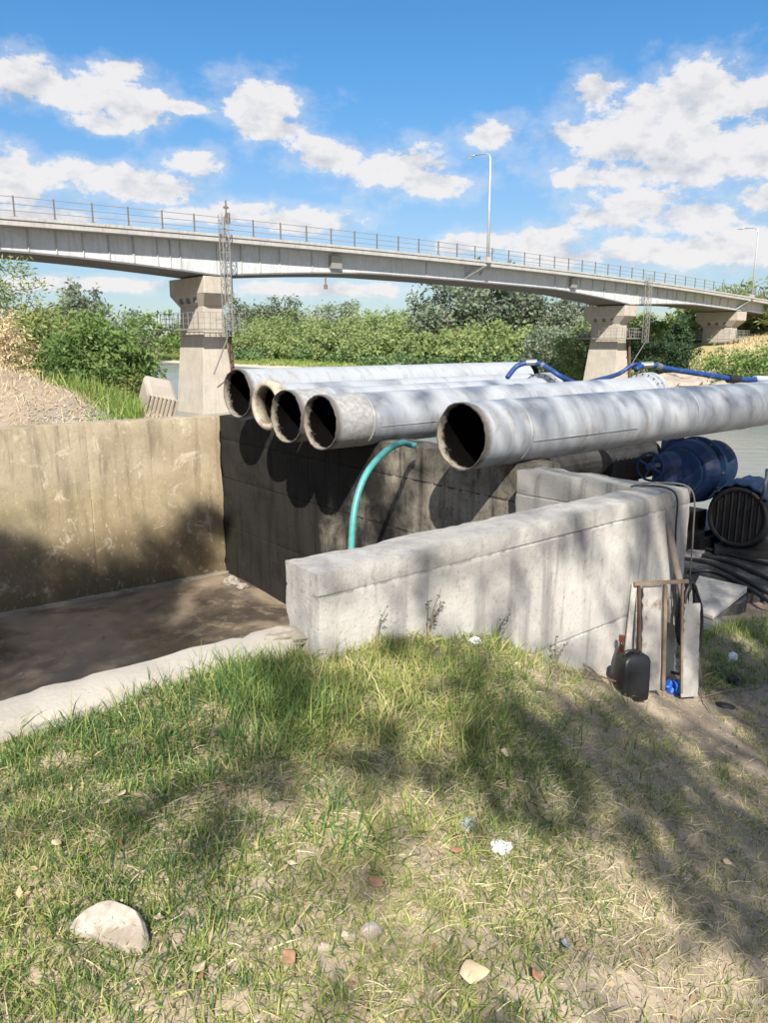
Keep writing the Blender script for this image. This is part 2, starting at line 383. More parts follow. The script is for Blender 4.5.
simple('pale_leaf', (.55, .44, .28), .75, var=.3)
simple('stone', (.44, .375, .315), .9, scale=26, var=.4, bump=1.0, dirt=((.24, .19, .14), .46, .7))
simple('gravel_grey', (.37, .34, .29), .9, var=.5, scale=9)
simple('pebble', (.26, .23, .19), .85, bump=.8)
simple('twig', (.26, .20, .15), .9)
simple('bark', (.20, .165, .13), .9, scale=8, bump=.8)
simple('packing_timber', (.16, .12, .09), .9, bump=.6)

def pipe_material(name, dirty_len, dirty, base=(.40, .42, .445)):
    k = NT(name); o = k.obj(); x = k.n_sep(o)[0]
    n1 = k.noise(2.4, 8, .62, o); n2 = k.noise(22, 5, .65, o); ns = k.noise(5, 6, .6, k.scale(o, (.35, 2.2, 2.2)))
    c = k.mix(k.ramp(n1, .38, .68), base, tuple(q * .84 for q in base))
    c = k.mix(k.ramp(ns, .55, .72, 0, .45), c, (.36, .36, .36))
    c = k.mix(k.ramp(n2, .64, .72, 0, .5), c, (.30, .27, .24))
    nr = k.noise(3.1, 9, .7, k.scale(o, (1.6, 1, 1)), .5); c = k.mix(k.ramp(nr, .55, .68, 0, .6), c, (.22, .175, .135))
    nd_ = k.noise(9, 6, .6, k.scale(o, (2.2, .5, .35))); c = k.mix(k.ramp(nd_, .52, .68, 0, .55), c, (.25, .24, .23))
    xx = k.math('ADD', x, k.math('MULTIPLY', k.math('SUBTRACT', n2, .5), .10))
    c = k.mix(k.ramp(xx, dirty_len + .03, dirty_len - .03, 0, .85), c, k.mix(k.ramp(n2, .35, .65), dirty, tuple(q * .62 for q in dirty)))
    c = k.mix(k.ramp(xx, .09, .02, 0, .9), c, (.10, .085, .07))
    nb = k.bump(n2, .22, .004); nb = k.bump(n1, .25, .02, nb)
    k.done(c, k.ramp(n1, .3, .7, .38, .58), nb, .12)
pipe_material('pipe_clean', .06, (.34, .31, .27))
pipe_material('pipe_grimy', .46, (.40, .385, .36))
pipe_material('pipe_cream', .10, (.40, .36, .29))
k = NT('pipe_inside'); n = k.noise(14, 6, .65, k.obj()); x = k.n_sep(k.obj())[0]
k.done(k.mix(k.ramp(k.math('ADD', x, k.math('MULTIPLY', n, .2)), .19, .11), k.mix(n, (.002, .002, .002), (.005, .0045, .004)), (.26, .23, .19)), 1.0, k.bump(n, .5, .01), spec=.02)  # black bitumen bore; its dark depth and sunlit lip are painted into the colour

k = NT('soil'); n1 = k.noise(.9, 8, .62); n2 = k.noise(7, 8, .7); n3 = k.noise(48, 5, .65)
P = k.n_sep(k.pos())
c = k.mix(k.ramp(n1, .35, .68), (.37, .30, .225), (.28, .23, .175))
c = k.mix(k.ramp(n2, .42, .68, 0, .7), c, (.27, .21, .155))
c = k.mix(k.ramp(n3, .55, .72, 0, .6), c, (.44, .38, .30))
c = k.mix(k.ramp(k.noise(90, 3, .5), .62, .7, 0, .5), c, (.15, .12, .09))
farg = k.ramp(P[1], 30, 60)                       # meadow on the far bank, dry grass on the slopes
g = k.mix(k.ramp(k.noise(.16, 6, .6), .4, .62), (.20, .24, .075), (.37, .32, .16))
g = k.mix(k.ramp(P[2], .0, 1.6, 0, .85), g, k.mix(k.ramp(k.noise(.3, 5, .6), .4, .65), (.46, .35, .22), (.30, .28, .12)))
g = k.mix(k.ramp(P[2], -2.15, -2.5), g, (.46, .41, .33))
c = k.mix(farg, c, g)
k.done(c, .95, k.bump(k.math('ADD', k.math('MULTIPLY', n2, .5), k.math('MULTIPLY', n3, .5)), .8, .02), spec=.2)

k = NT('basin_floor'); n1 = k.noise(.8, 7, .6, dist=.4); n2 = k.noise(6, 7, .65)
c = k.mix(k.ramp(n1, .40, .62), (.23, .18, .125), (.075, .06, .048)); c = k.mix(k.ramp(n2, .5, .7, 0, .6), c, (.30, .235, .17))
k.done(c, k.ramp(n1, .42, .6, .7, .25), k.bump(n2, .4, .02))
k = NT('wet_slab'); n1 = k.noise(1.1, 7, .6); n2 = k.noise(11, 6, .65)
c = k.mix(k.ramp(n1, .42, .6), (.17, .165, .16), (.05, .05, .052)); c = k.mix(k.ramp(n2, .55, .72, 0, .5), c, (.26, .25, .24))
k.done(c, k.ramp(n1, .40, .58, .6, .16), k.bump(n2, .35, .01))
k = NT('river'); n = k.noise(.7, 5, .6, k.scale(k.pos(), (1, 1.6, 1))); n2 = k.noise(.05, 4, .5)
k.done(k.mix(k.ramp(n2, .4, .6), (.23, .22, .18), (.17, .175, .15)), .22, k.bump(n, .16, .25))

def leaf_material(name, a, b, c3, trans=.30, rough=.55):
    k = NT(name); t = k.attr('tint'); r = k.rand()
    c = k.mix(k.ramp(t, .0, .55), a, b); c = k.mix(k.ramp(t, .62, 1.0), c, c3)
    hs = k.n('ShaderNodeHueSaturation'); k.L.new(c, hs.inputs['Color']); k.L.new(k.math('ADD', k.math('MULTIPLY', r, .35), .82), hs.inputs['Value'])
    k.done(hs.outputs[0], rough, spec=.25)
    tr = k.n('ShaderNodeBsdfTranslucent'); k.L.new(hs.outputs[0], tr.inputs[0])
    mx = k.n('ShaderNodeMixShader'); mx.inputs[0].default_value = trans
    k.L.new(k.b.outputs[0], mx.inputs[1]); k.L.new(tr.outputs[0], mx.inputs[2]); k.L.new(mx.outputs[0], k.out.inputs[0])
leaf_material('leaf_willow', (.13, .19, .07), (.25, .31, .12), (.36, .38, .17), .42)
leaf_material('leaf_green', (.10, .18, .05), (.18, .27, .08), (.30, .36, .13), .42)
leaf_material('leaf_olive', (.16, .20, .06), (.24, .27, .085), (.34, .34, .13), .4)
leaf_material('leaf_grey', (.14, .19, .125), (.22, .265, .18), (.31, .345, .25), .42)
leaf_material('leaf_bridge_shade', (.030, .060, .030), (.045, .085, .04), (.07, .11, .05))  # shade of the bridge on these bushes is put into the leaf colour
leaf_material('leaf_bank', (.08, .14, .06), (.14, .22, .09), (.26, .33, .15), .42)
leaf_material('leaf_dry', (.42, .32, .18), (.54, .43, .26), (.64, .53, .35), .25)
leaf_material('leaf_fallen', (.30, .16, .09), (.46, .32, .18), (.66, .55, .36), .2)
leaf_material('leaf_reed', (.10, .17, .035), (.17, .25, .055), (.28, .30, .10))
leaf_material('grass_green', (.085, .18, .06), (.36, .42, .12), (.66, .58, .28), .45)
leaf_material('grass_straw', (.24, .22, .11), (.46, .40, .23), (.68, .59, .40), .3)

# ------------------------------------------------------------------ terrain and water
def build_ground():
    th = np.radians(np.concatenate([np.arange(-180, -44, 4), np.arange(-44, 44, .24), np.arange(44, 180, 4)]))
    rr = [.45]
    while rr[-1] < 4500: rr.append(rr[-1] * (1.0135 if rr[-1] < 25 else 1.02))
    rr = np.array(rr); A, R = np.meshgrid(th, rr); X = (R * np.sin(A)).ravel(); Y = (R * np.cos(A)).ravel()
    Z = hgt(X, Y); nT = len(th); nR = len(rr)
    V = np.stack([X, Y, Z], 1); V = np.vstack([V, [[0, 0, H(0, .2)]]])
    i = np.arange(nR - 1)[:, None]; j = np.arange(nT)[None, :]; j2 = (j + 1) % nT
    q = np.stack([i * nT + j, i * nT + j2, (i + 1) * nT + j2, (i + 1) * nT + j], -1).reshape(-1, 4)[:, ::-1]
    o = np_mesh('ground', V, q, 'soil', smooth=True); tag(o, kind='structure')
    m = MB(); m.add([UV(9, -3000, -2.8), UV(170, -3000, -2.8), UV(260, 3000, -2.8), UV(9, 3000, -2.8)], [(0, 1, 2, 3)])
    tag(m.build('river_water', 'river'), kind='structure')
build_ground()

def rough_wall(corners, z0, z1, step=.06, joints_z=(), joints_s=(), rough=.006, chip=.016, seed=0):
    """wall on four plan corners (a0,a1 = one long face, b1,b0 = the other), with worn arrises and recessed pour joints"""
    a0, a1, b1, b0 = [Vector((c[0], c[1], 0)) for c in corners]; Ln = (a1 - a0).length; Tk = (b0 - a0).length
    def levels(lo, hi, joints, st):
        n = max(2, int((hi - lo) / st)); xs = list(np.linspace(lo, hi, n + 1))
        for q in joints: xs = [x for x in xs if abs(x - q) > .02] + [q - .009, q, q + .009]
        return sorted(xs)
    S = levels(0, Ln, joints_s, step); Zs = levels(z0, z1, joints_z, step); Ts = list(np.linspace(0, Tk, max(2, int(Tk / .07)) + 1))
    S[0] = 0; S[-1] = Ln
    idx = {}; V = []; Fc = []
    ns, nz, nt = len(S) - 1, len(Zs) - 1, len(Ts) - 1
    from mathutils import noise as mn
    def vert(i, j, k):
        key = (i, j, k)
        if key in idx: return idx[key]
        s, t = S[i] / Ln, Ts[j] / Tk
        p = (a0.lerp(a1, s)).lerp(b0.lerp(b1, s), t); p.z = Zs[k]
        c = (a0 + a1 + b0 + b1) / 4; d = Vector((0, 0, 0))
        dirS = (a1 - a0).normalized(); dirT = (b0 - a0).normalized()
        ends = 0
        n1 = mn.noise(p * 3.1 + Vector((seed, 0, 0))) * rough + mn.noise(p * 11 + Vector((0, seed, 0))) * rough * .8
        if j == 0: d -= dirT * n1; ends += 1
        if j == nt: d += dirT * n1; ends += 1
        if i == 0: d -= dirS * n1; ends += 1
        if i == ns: d += dirS * n1; ends += 1
        if k == nz: d.z += n1; ends += 1
        if ends >= 2:
            a = chip * (.35 + max(0, mn.noise(p * 6 + Vector((seed, 3, 0))) + mn.noise(p * 17) * .7) * 1.6)
            if j == 0: d += dirT * a
            if j == nt: d -= dirT * a
            if i == 0: d += dirS * a
            if i == ns: d -= dirS * a
            if k == nz: d.z -= a
        onj = any(abs(Zs[k] - q) < 1e-4 for q in joints_z) or any(abs(S[i] - q) < 1e-4 for q in joints_s)
        if onj and k < nz:
            w = .003 + .006 * max(0, mn.noise(p * 2.3) + .3)
            if j == 0: d += dirT * w
            if j == nt: d -= dirT * w
        V.append(p + d); idx[key] = len(V) - 1; return idx[key]
    for i in range(ns):
        for k in range(nz):
            Fc.append((vert(i, 0, k), vert(i + 1, 0, k), vert(i + 1, 0, k + 1), vert(i, 0, k + 1)))
            Fc.append((vert(i, nt, k), vert(i, nt, k + 1), vert(i + 1, nt, k + 1), vert(i + 1, nt, k)))
        for j in range(nt): Fc.append((vert(i, j, nz), vert(i + 1, j, nz), vert(i + 1, j + 1, nz), vert(i, j + 1, nz)))
    for k in range(nz):
        for j in range(nt):
            Fc.append((vert(0, j, k), vert(0, j, k + 1), vert(0, j + 1, k + 1), vert(0, j + 1, k)))
            Fc.append((vert(ns, j, k), vert(ns, j + 1, k), vert(ns, j + 1, k + 1), vert(ns, j, k + 1)))
    return MB().add(V, Fc)

def build_basin():
    root = empty('concrete_basin', UV(1.5, 5.5, -1.4))
    tag(root, 'open concrete intake basin with stained walls below the pipe mouths', 'basin')
    inv = Matrix.Translation(-Vector(root.location))
    def w(name, uv, z0, z1, mat, **kw):
        m = rough_wall([UV(*q) for q in uv], z0, z1, **kw); o = m.build(name, mat, root, smooth=True, M=inv); o.data.set_sharp_from_angle(angle=math.radians(28)); return o
    o = w('front_wall', [(1.70, 2.44), (4.66, 2.46), (4.66, 2.71), (1.71, 2.70)], -1.9, .70, 'wall_pale', joints_z=(-.02, .595), joints_s=(.62,), seed=3, rough=.004, chip=.010, step=.045)
    o['label'] = 'pale whitewashed front wall with dark streaks under its coping'
    w('kerb', [(-4.2, 2.60), (1.695, 2.56), (1.695, 2.75), (-4.2, 2.79)], -1.9, .40, 'kerb_concrete', seed=9, rough=.010, chip=.020, step=.045)
    w('corner_wall', [(4.34, 3.66), (4.40, 2.712), (4.658, 2.712), (4.66, 3.66)], -1.9, .70, 'wall_step', joints_z=(.52,), seed=5)
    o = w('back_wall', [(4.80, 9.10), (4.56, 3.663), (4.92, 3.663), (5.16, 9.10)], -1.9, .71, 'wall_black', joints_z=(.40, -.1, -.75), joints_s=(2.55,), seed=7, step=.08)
    o['label'] = 'black algae stained back wall under the pipes'
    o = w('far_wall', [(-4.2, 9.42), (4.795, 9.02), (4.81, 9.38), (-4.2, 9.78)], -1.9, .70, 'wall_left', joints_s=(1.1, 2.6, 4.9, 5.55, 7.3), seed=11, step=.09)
    o['label'] = 'beige far wall with water marks and vertical board joints'
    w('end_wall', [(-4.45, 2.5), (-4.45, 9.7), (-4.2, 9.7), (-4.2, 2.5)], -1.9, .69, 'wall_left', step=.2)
    # floor and the pale ledge at the foot of the far wall
    n = 60; V = []; Fc = []
    for i in range(n + 1):
        for j in range(40):
            p = UV(-4.2 + 9.1 * i / n, 2.6 + 6.75 * j / 39); p.z = -1.42 + .035 * vnoise(p.x, p.y, .9, 4) + .02 * vnoise(p.x, p.y, 4, 5); V.append(p)
    for i in range(n):
        for j in range(39): Fc.append((i * 40 + j, (i + 1) * 40 + j, (i + 1) * 40 + j + 1, i * 40 + j + 1))
    MB().add(V, Fc).build('floor_slab', 'basin_floor', root, smooth=True, M=inv)
    m = rough_wall([UV(-4.2, 9.36), UV(4.79, 8.96), UV(4.79, 9.10), UV(-4.2, 9.50)], -1.5, -1.375, step=.12, seed=2)
    m.build('wall_footing', 'footing_concrete', root, M=inv)
build_basin()

# ------------------------------------------------------------------ bridge
VE = 44.3                                  # near edge of the deck
def ztop(u): return 7.655 + .02632 * u - .0003546 * u * u if u < 110 else 6.26 - .052 * (u - 110)
PIERS = [(24.3, 0), (70.3, 1), (93.6, 2)]
def depth(u):
    if u > 93.6: return 1.35
    d = min(abs(u - p) for p in (-21, 24.3, 70.3)); dd = 1.45 + .75 * max(0.0, 1 - d / 13.0) ** 1.4
    return dd
def strip(us, fn):
    """loft of closed cross-sections fn(u) along the bridge"""
    m = MB(); secs = [fn(u) for u in us]; k = len(secs[0])
    for s in secs: m.v += [tuple(p) for p in s]
    for i in range(len(us) - 1):
        for j in range(k): m.f.append((i * k + j, i * k + (j + 1) % k, (i + 1) * k + (j + 1) % k, (i + 1) * k + j))
    m.f.append(tuple(reversed(range(k)))); m.f.append(tuple((len(us) - 1) * k + j for j in range(k))); return m
def build_bridge():
    root = empty('road_bridge', UV(22.6, VE + 4, -2.8))
    tag(root, 'long grey road bridge on tapered concrete piers spanning the river', 'bridge')
    inv = Matrix.Translation(-Vector(root.location))
    B = lambda m, name, mat, par=root, **kw: m.build(name, mat, par, M=inv if par is root else None, **kw)
    us = list(np.arange(-30, 190.1, 1.5))
    B(strip(us, lambda u: [UV(u, VE, ztop(u) - .32), UV(u, VE, ztop(u)), UV(u, VE + 8.4, ztop(u)), UV(u, VE + 8.4, ztop(u) - .32)]), 'deck_slab', 'deck_concrete')
    B(strip(us, lambda u: [UV(u, VE - .06, ztop(u) - .04), UV(u, VE - .06, ztop(u) + .12), UV(u, VE + .45, ztop(u) + .12), UV(u, VE + .45, ztop(u) + .004)]), 'edge_kerb', 'deck_concrete')
    for a, b in ((-30, 24.28), (24.32, 70.28), (70.32, 93.58), (93.62, 190)):
        uu = list(np.linspace(a, b, max(8, int((b - a) / 1.2))))
        B(strip(uu, lambda u: [UV(u, VE + .92, ztop(u) - depth(u)), UV(u, VE + .92, ztop(u) - .323), UV(u, VE + 1.65, ztop(u) - .323), UV(u, VE + 1.65, ztop(u) - depth(u))]), 'girder', 'girder_paint')
        B(strip(uu, lambda u: [UV(u, VE + 4.0, ztop(u) - depth(u)), UV(u, VE + 4.0, ztop(u) - .323), UV(u, VE + 4.5, ztop(u) - .323), UV(u, VE + 4.5, ztop(u) - depth(u))]), 'girder', 'girder_paint')
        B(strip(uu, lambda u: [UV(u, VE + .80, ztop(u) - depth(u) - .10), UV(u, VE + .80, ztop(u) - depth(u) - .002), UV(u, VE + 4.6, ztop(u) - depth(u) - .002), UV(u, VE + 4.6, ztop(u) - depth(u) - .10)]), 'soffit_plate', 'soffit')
    # stiffeners on the near face of the girder
    sm = {}
    for u in list(np.arange(11.7, 22, 1.45)) + [18.9, 21.2] + [24.6, 26.0, 27.4, 28.9, 31.5, 42.2, 46.5] + list(np.arange(58, 91, 1.9)):
        m = MB(); zb = ztop(u) - depth(u) + .02; m.bar(UV(u, VE + .89, zb), UV(u, VE + .89, ztop(u) - .33), .07, .07); B(m, 'stiffener', 'deck_concrete')
    # junction box with its drain pipe at mid span
    m = MB(); m.box(UV(33.4, VE + .76, ztop(33.4) - .95), (.45, .16, .42), math.radians(40)); B(m, 'service_box', 'ladder_metal')
    m = MB(); m.tube([UV(32.7, VE + 1.0, ztop(33) - 1.2), UV(32.7, VE + 1.0, ztop(33) - 2.5)], .05); m.tube([UV(32.7, VE + 1.0, ztop(33) - 2.45), UV(32.7, VE + 1.0, ztop(33) - 2.75)], .13); B(m, 'drain_pipe', 'rail_dark')
    m = MB(); m.box(UV(60.5, VE + .76, ztop(60) - .85), (.40, .16, .40), math.radians(40)); B(m, 'service_box', 'ladder_metal')
    # parapet railing
    pm = None
    for u in np.arange(-26, 180, 2.02):
        for vv in (VE + .12, VE + 8.2):
            if vv > VE + 1 and u > 100: continue
            if pm is None:
                m = MB(); m.box((0, 0, .53), (.034, .034, .51)); m.box((0, 0, .02), (.09, .09, .02)); o = m.build('railing_post', 'rail_dark'); pm = o.data; o.parent = root
            else:
                o = bpy.data.objects.new('railing_post', pm); COL.objects.link(o); o.parent = root
            p = UV(u, vv, ztop(u) + .12) - Vector(root.location); o.location = p; o.rotation_euler = (0, 0, math.radians(40))
    for vv in (VE + .12, VE + 8.2):
        for hh in (.30, .63, .98):
            m = MB(); m.tube([UV(u, vv, ztop(u) + .12 + hh) for u in np.arange(-28, 185, 3)], .02, 6); B(m, 'handrail', 'rail_metal')
    # piers
    for (pu, kind) in PIERS:
        vc = VE + 3.3; top = ztop(pu) - depth(pu) - .105; zb = -4.2 if kind == 0 else (-3.2 if kind == 1 else -1.5)
        pr = empty('pier', (0, 0, 0)); pr.parent = root; pr.location = UV(pu, vc, zb) - Vector(root.location); pr.rotation_euler = (0, 0, math.radians(40))
        # local x = along the bridge, local y = across
        capw, capt = (2.45, 1.0) if kind < 2 else (2.6, 1.1)
        nz_ = top - zb
        m = MB(); m.hexa([(-capt * .72, -capw + .75, nz_ - 1.75), (capt * .72, -capw + .75, nz_ - 1.75), (capt * .72, capw - .75, nz_ - 1.75), (-capt * .72, capw - .75, nz_ - 1.75),
                          (-capt, -capw, nz_ - 1.05), (capt, -capw, nz_ - 1.05), (capt, capw, nz_ - 1.05), (-capt, capw, nz_ - 1.05)])
        m.build('cap_haunch', 'pier_concrete', pr)
        m = MB(); m.box((0, 0, nz_ - .525), (capt + .02, capw + .02, .52)); m.build('cap', 'pier_concrete', pr, bevel=.04)
        zn = nz_ - 3.6; hn = (.78, capw - .75 - .08)
        m = MB(); m.hexa([(-hn[0], -hn[1], zn), (hn[0], -hn[1], zn), (hn[0], hn[1], zn), (-hn[0], hn[1], zn), (-.70, -capw + .78, nz_ - 1.752), (.70, -capw + .78, nz_ - 1.752), (.70, capw - .78, nz_ - 1.752), (-.70, capw - .78, nz_ - 1.752)])
        m.build('neck', 'pier_concrete', pr, bevel=.03)
        bw = hn[1] + .35; bt = 1.25
        m = MB(); m.hexa([(-bt, -bw, .9), (bt, -bw, .9), (bt, bw, .9), (-bt, bw, .9), (-hn[0] - .02, -hn[1] - .02, zn - .002), (hn[0] + .02, -hn[1] - .02, zn - .002), (hn[0] + .02, hn[1] + .02, zn - .002), (-hn[0] - .02, hn[1] + .02, zn - .002)])
        m.build('shaft', 'pier_concrete', pr, bevel=.03)
        m = MB(); m.box((0, 0, .45), (bt + .35, bw + .35, .447)); m.build('plinth', 'pier_concrete', pr, bevel=.05)
        for i in range(3):
            m = MB(); m.box((-capt * .86 - .02, -capw + 1.5 + i * 1.0, nz_ - 1.42), (.08, .16, .17)); m.build('bearing_pocket', 'soffit', pr)
        # inspection platform round the neck
        m = MB(); pz = zn + .35
        for sx in (-1, 1): m.box((sx * (capt + .35), 0, pz), (.33, capw - .2, .03))
        for sy in (-1, 1): m.box((0, sy * (capw - .05), pz - .001), (capt + .68, .35, .028))
        pl = m.build('inspection_platform', 'ladder_metal', pr)
        m = MB(); X0, Y0 = capt + .66, capw + .28
        for hh in (.05, .38, .72, 1.05):
            q = [(-X0, -Y0, pz + hh), (X0, -Y0, pz + hh), (X0, Y0, pz + hh), (-X0, Y0, pz + hh)]
            for i in range(4): m.bar(q[i], q[(i + 1) % 4], .026)
        for i in range(4):
            for t in np.linspace(0, 1, 9):
                a = Vector(q[i]).lerp(Vector(q[(i + 1) % 4]), t); a.z = pz; m.bar(a, a + Vector((0, 0, 1.05)), .03)
        m.build('platform_railing', 'ladder_metal', pl)
        if kind < 2:
            # caged ladder up to the deck
            lx, ly = (-.2 if kind == 0 else .8), -capw - 1.35; zt = ztop(pu) + (1.5 if kind == 0 else .9) - zb; z0_ = pz - .4
            m = MB()
            for sx, sy in ((-.22, -.22), (.22, -.22), (.22, .22), (-.22, .22)): m.bar((lx + sx, ly + sy, z0_), (lx + sx, ly + sy, zt - .3), .042)
            for i, zz in enumerate(np.arange(z0_, zt - .3, .62)):
                c4 = [(-.22, -.22), (.22, -.22), (.22, .22), (-.22, .22)]
                for a in range(4):
                    p, q = c4[a], c4[(a + 1) % 4]; m.bar((lx + p[0], ly + p[1], zz), (lx + q[0], ly + q[1], zz), .028)
                    if zz + .62 < zt - .3: m.bar((lx + p[0], ly + p[1], zz), (lx + q[0], ly + q[1], zz + .62), .02)
            m.bar((lx, ly, z0_), (lx - .5, ly + 1.2, z0_ - 2.4), .06); m.bar((lx, ly, z0_ + 1), (lx - .1, ly + 1.4, z0_ + 1), .05)
            m.build('ladder_tower', 'ladder_metal', pr)
            m = MB(); m.tube([(bt * .9, -bw - .25, .6), (.9, -hn[1] - .35, zn - .4), (.9, -hn[1] - .35, zn + .8)], .14, 8); m.build('cable_duct', 'rusty_metal', pr)
            if kind == 1: continue
            m = MB(); m.bar((lx + .2, ly, zt - .6), (lx + .2, ly, zt + .5), .07); m.box((lx + .2, ly, zt + .1), (.16, .05, .06)); m.box((lx + .3, ly, zt - .5), (.12, .09, .3))
            m.build('instrument_mast', 'rail_dark', pr)
build_bridge()

def street_lamp(u, label, h=9.6, lean=0.0):
    r = empty('street_lamp', UV(u, VE - .1, ztop(u) - .1), math.radians(40)); tag(r, label, 'street lamp', 'lamps on the bridge edge')
    m = MB(); m.tube([(0, 0, 0), (0, 0, h * .5), (0, 0, h - .5), (0, .15, h - .15), (0, .55, h), (0, 1.75, h + .08)], [.13, .10, .075, .06, .05, .045], 10); m.build('pole', 'lamp_metal', r, smooth=True)
    m = MB(); m.lathe([(-.42, .03), (-.38, .10), (-.1, .14), (.25, .11), (.4, .05)], 12, Matrix.Translation((0, 2.1, h + .07)) @ Matrix.Rotation(math.pi / 2, 4, 'Z') @ Matrix.Diagonal((1, 1, .55, 1))); hd = m.build('lamp_head', 'lamp_metal', r, smooth=True)
    m = MB(); m.box((0, 2.15, h - .012), (.08, .24, .02)); m.build('lens', 'lamp_glass', hd)
    m = MB(); m.box((0, 0, .25), (.22, .2, .22)); m.build('base_box', 'deck_concrete', r)
    m = MB(); m.bar((0, .1, -.05), (-1.6, 1.1, -1.15), .22, .16); m.bar((0, .1, -.02), (.3, 1.1, -.9), .1); m.build('bracket', 'deck_concrete', r)
street_lamp(48.0, 'tall curved street lamp above the middle of the bridge', 8.3, .0)
street_lamp(94.0, 'street lamp near the right end of the bridge', 8.0, .0)

# ------------------------------------------------------------------ big pipes
def pipe(cpx, r, length, mat, label, ang=48.5, collars=(), flange=False, rim=None, thick=.009, ragged=.012, seed=1, yaw=0, z=None, dep=None, tilt=0.0):
    x, y = cpx; rv = ray(x, y); c = Vector((0, 0, EZ)) + rv * dep
    a = math.radians(ang); rot = Euler((0, -tilt, math.pi / 2 - a)).to_matrix().to_4x4()
    root = empty('discharge_pipe'); root.matrix_world = Matrix.Translation(c) @ rot
    tag(root, label, 'pipe', 'large pipes over the basin wall')
    n = 56; rg = np.random.default_rng(seed); ph = rg.uniform(0, 6.28, 6)
    def rag(t, s=1.0): return s * ragged * (math.sin(3 * t + ph[0]) * .6 + math.sin(7 * t + ph[1]) * .5 + math.sin(17 * t + ph[2]) * .45 + math.sin(31 * t + ph[3]) * .3)
    xs = [0, .03, .08, .15, .25] + list(np.arange(.5, length + .01, .25)); m = MB()
    for i, xx in enumerate(xs):
        for k in range(n):
            t = 2 * math.pi * k / n; rr = r * (1 + .007 * math.sin(2 * t + xx * .7 + ph[4]) + .005 * math.sin(5 * t + xx * 2.1 + ph[5]) + .004 * math.sin(3 * t - xx * 5.3 + ph[0]))
            if i == 0: rr += rag(t * 1.3 + 1, .25)
            m.v.append((xx + (rag(t) if i == 0 else 0), rr * math.cos(t), rr * math.sin(t)))
    for i in range(len(xs) - 1):
        for k in range(n): m.f.append((i * n + k, i * n + (k + 1) % n, (i + 1) * n + (k + 1) % n, (i + 1) * n + k))
    m.f = [tuple(reversed(f)) for f in m.f]
    m.build('barrel', mat, root, smooth=True)
    m = MB(); xi = [0, .1, .4, 1.0, 2.5, length]
    for i, xx in enumerate(xi):
        for k in range(n):
            t = 2 * math.pi * k / n; m.v.append((xx + (rag(t) if i == 0 else 0) + .001, (r - thick) * math.cos(t), (r - thick) * math.sin(t)))
    for i in range(len(xi) - 1):
        for k in range(n): m.f.append((i * n + k, i * n + (k + 1) % n, (i + 1) * n + (k + 1) % n, (i + 1) * n + k))
    m.f.append(tuple((len(xi) - 1) * n + k for k in range(n)))
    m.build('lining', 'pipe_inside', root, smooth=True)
    m = MB()
    for k in range(n):
        t = 2 * math.pi * k / n
        ro = r * (1 + .007 * math.sin(2 * t + ph[4]) + .005 * math.sin(5 * t + ph[5]) + .004 * math.sin(3 * t + ph[0])) + rag(t * 1.3 + 1, .25)
        m.v.append((rag(t), ro * math.cos(t), ro * math.sin(t))); m.v.append((rag(t) + .001, (r - thick) * math.cos(t), (r - thick) * math.sin(t)))
    for k in range(n): k2 = (k + 1) % n; m.f.append((2 * k, 2 * k2, 2 * k2 + 1, 2 * k + 1))
    m.build('cut_edge', 'cream_rim' if rim else 'rim_metal', root)
    if rim:
        m = MB(); m.lathe([(-.015, r - .02), (-.03, r + .012), (.0, r + .045), (.10, r + .045), (.13, r + .006), (.13, r - .01), (.0, r - .02)], 48, None, True); m.build('mortar_rim', 'cream_rim', root, smooth=True)
    for cx_ in collars:
        m = MB(); m.lathe([(cx_ - .018, r * .997), (cx_ - .008, r + .006), (cx_ + .008, r + .006), (cx_ + .018, r * .997)], 48, None, True); m.build('weld_collar', mat, root, smooth=True)
    # seam bead along the barrel
    m = MB(); t = math.radians(-12); m.tube([(x_, -(r + .004) * math.cos(t), (r + .004) * math.sin(t)) for x_ in (.55, length * .22)], .0035, 6); m.build('seam', mat, root)
    if flange:
        m = MB(); L_ = length; m.lathe([(L_ - .16, r * .99), (L_ - .16, r + .055), (L_ - .10, r + .055), (L_ - .10, r + .02), (L_ - .055, r + .02), (L_ - .055, r + .065), (L_ + .03, r + .065), (L_ + .03, r * .5)], 48); fl = m.build('flange', 'pipe_clean', root)
        for k in range(20):
            t = 2 * math.pi * k / 20; m = MB(); m.lathe([(L_ - .175, .009), (L_ + .045, .009)], 6, Matrix.Translation((0, (r + .042) * math.cos(t), (r + .042) * math.sin(t)))); m.build('bolt', 'oily_metal', fl)
    return root, c
P5 = pipe((461, 437), .25, 9.0, 'pipe_clean', 'nearest wide grey pipe with dark open mouth running off to the right', 49.5, (.52, 3.05, 4.4, 6.2), dep=FPX * .25 / 34.0, seed=4, ragged=.006)
P4 = pipe((320, 423), .25, 5.85, 'pipe_grimy', 'pipe with grimy grey mouth section and bolted far flange', 47.5, (.46, 2.9), True, dep=7.0, seed=8, ragged=.006)
P3 = pipe((286, 417), .256, 4.2, 'pipe_grimy', 'pipe mouth partly behind the grimy one, sunlit lip painted inside', 47.5, (.5,), True, dep=7.42, seed=12, ragged=.006)
P2 = pipe((267, 406), .215, 4.6, 'pipe_cream', 'narrower pipe with thick cream mortar rim', 46, (), False, rim=True, dep=7.95, seed=15, ragged=.006)
P1 = pipe((237, 394), .267, 5.4, 'pipe_clean', 'leftmost pipe of the row, mouth hanging next to the bridge pier', 46, (2.5,), False, dep=8.5, seed=19, ragged=.006)
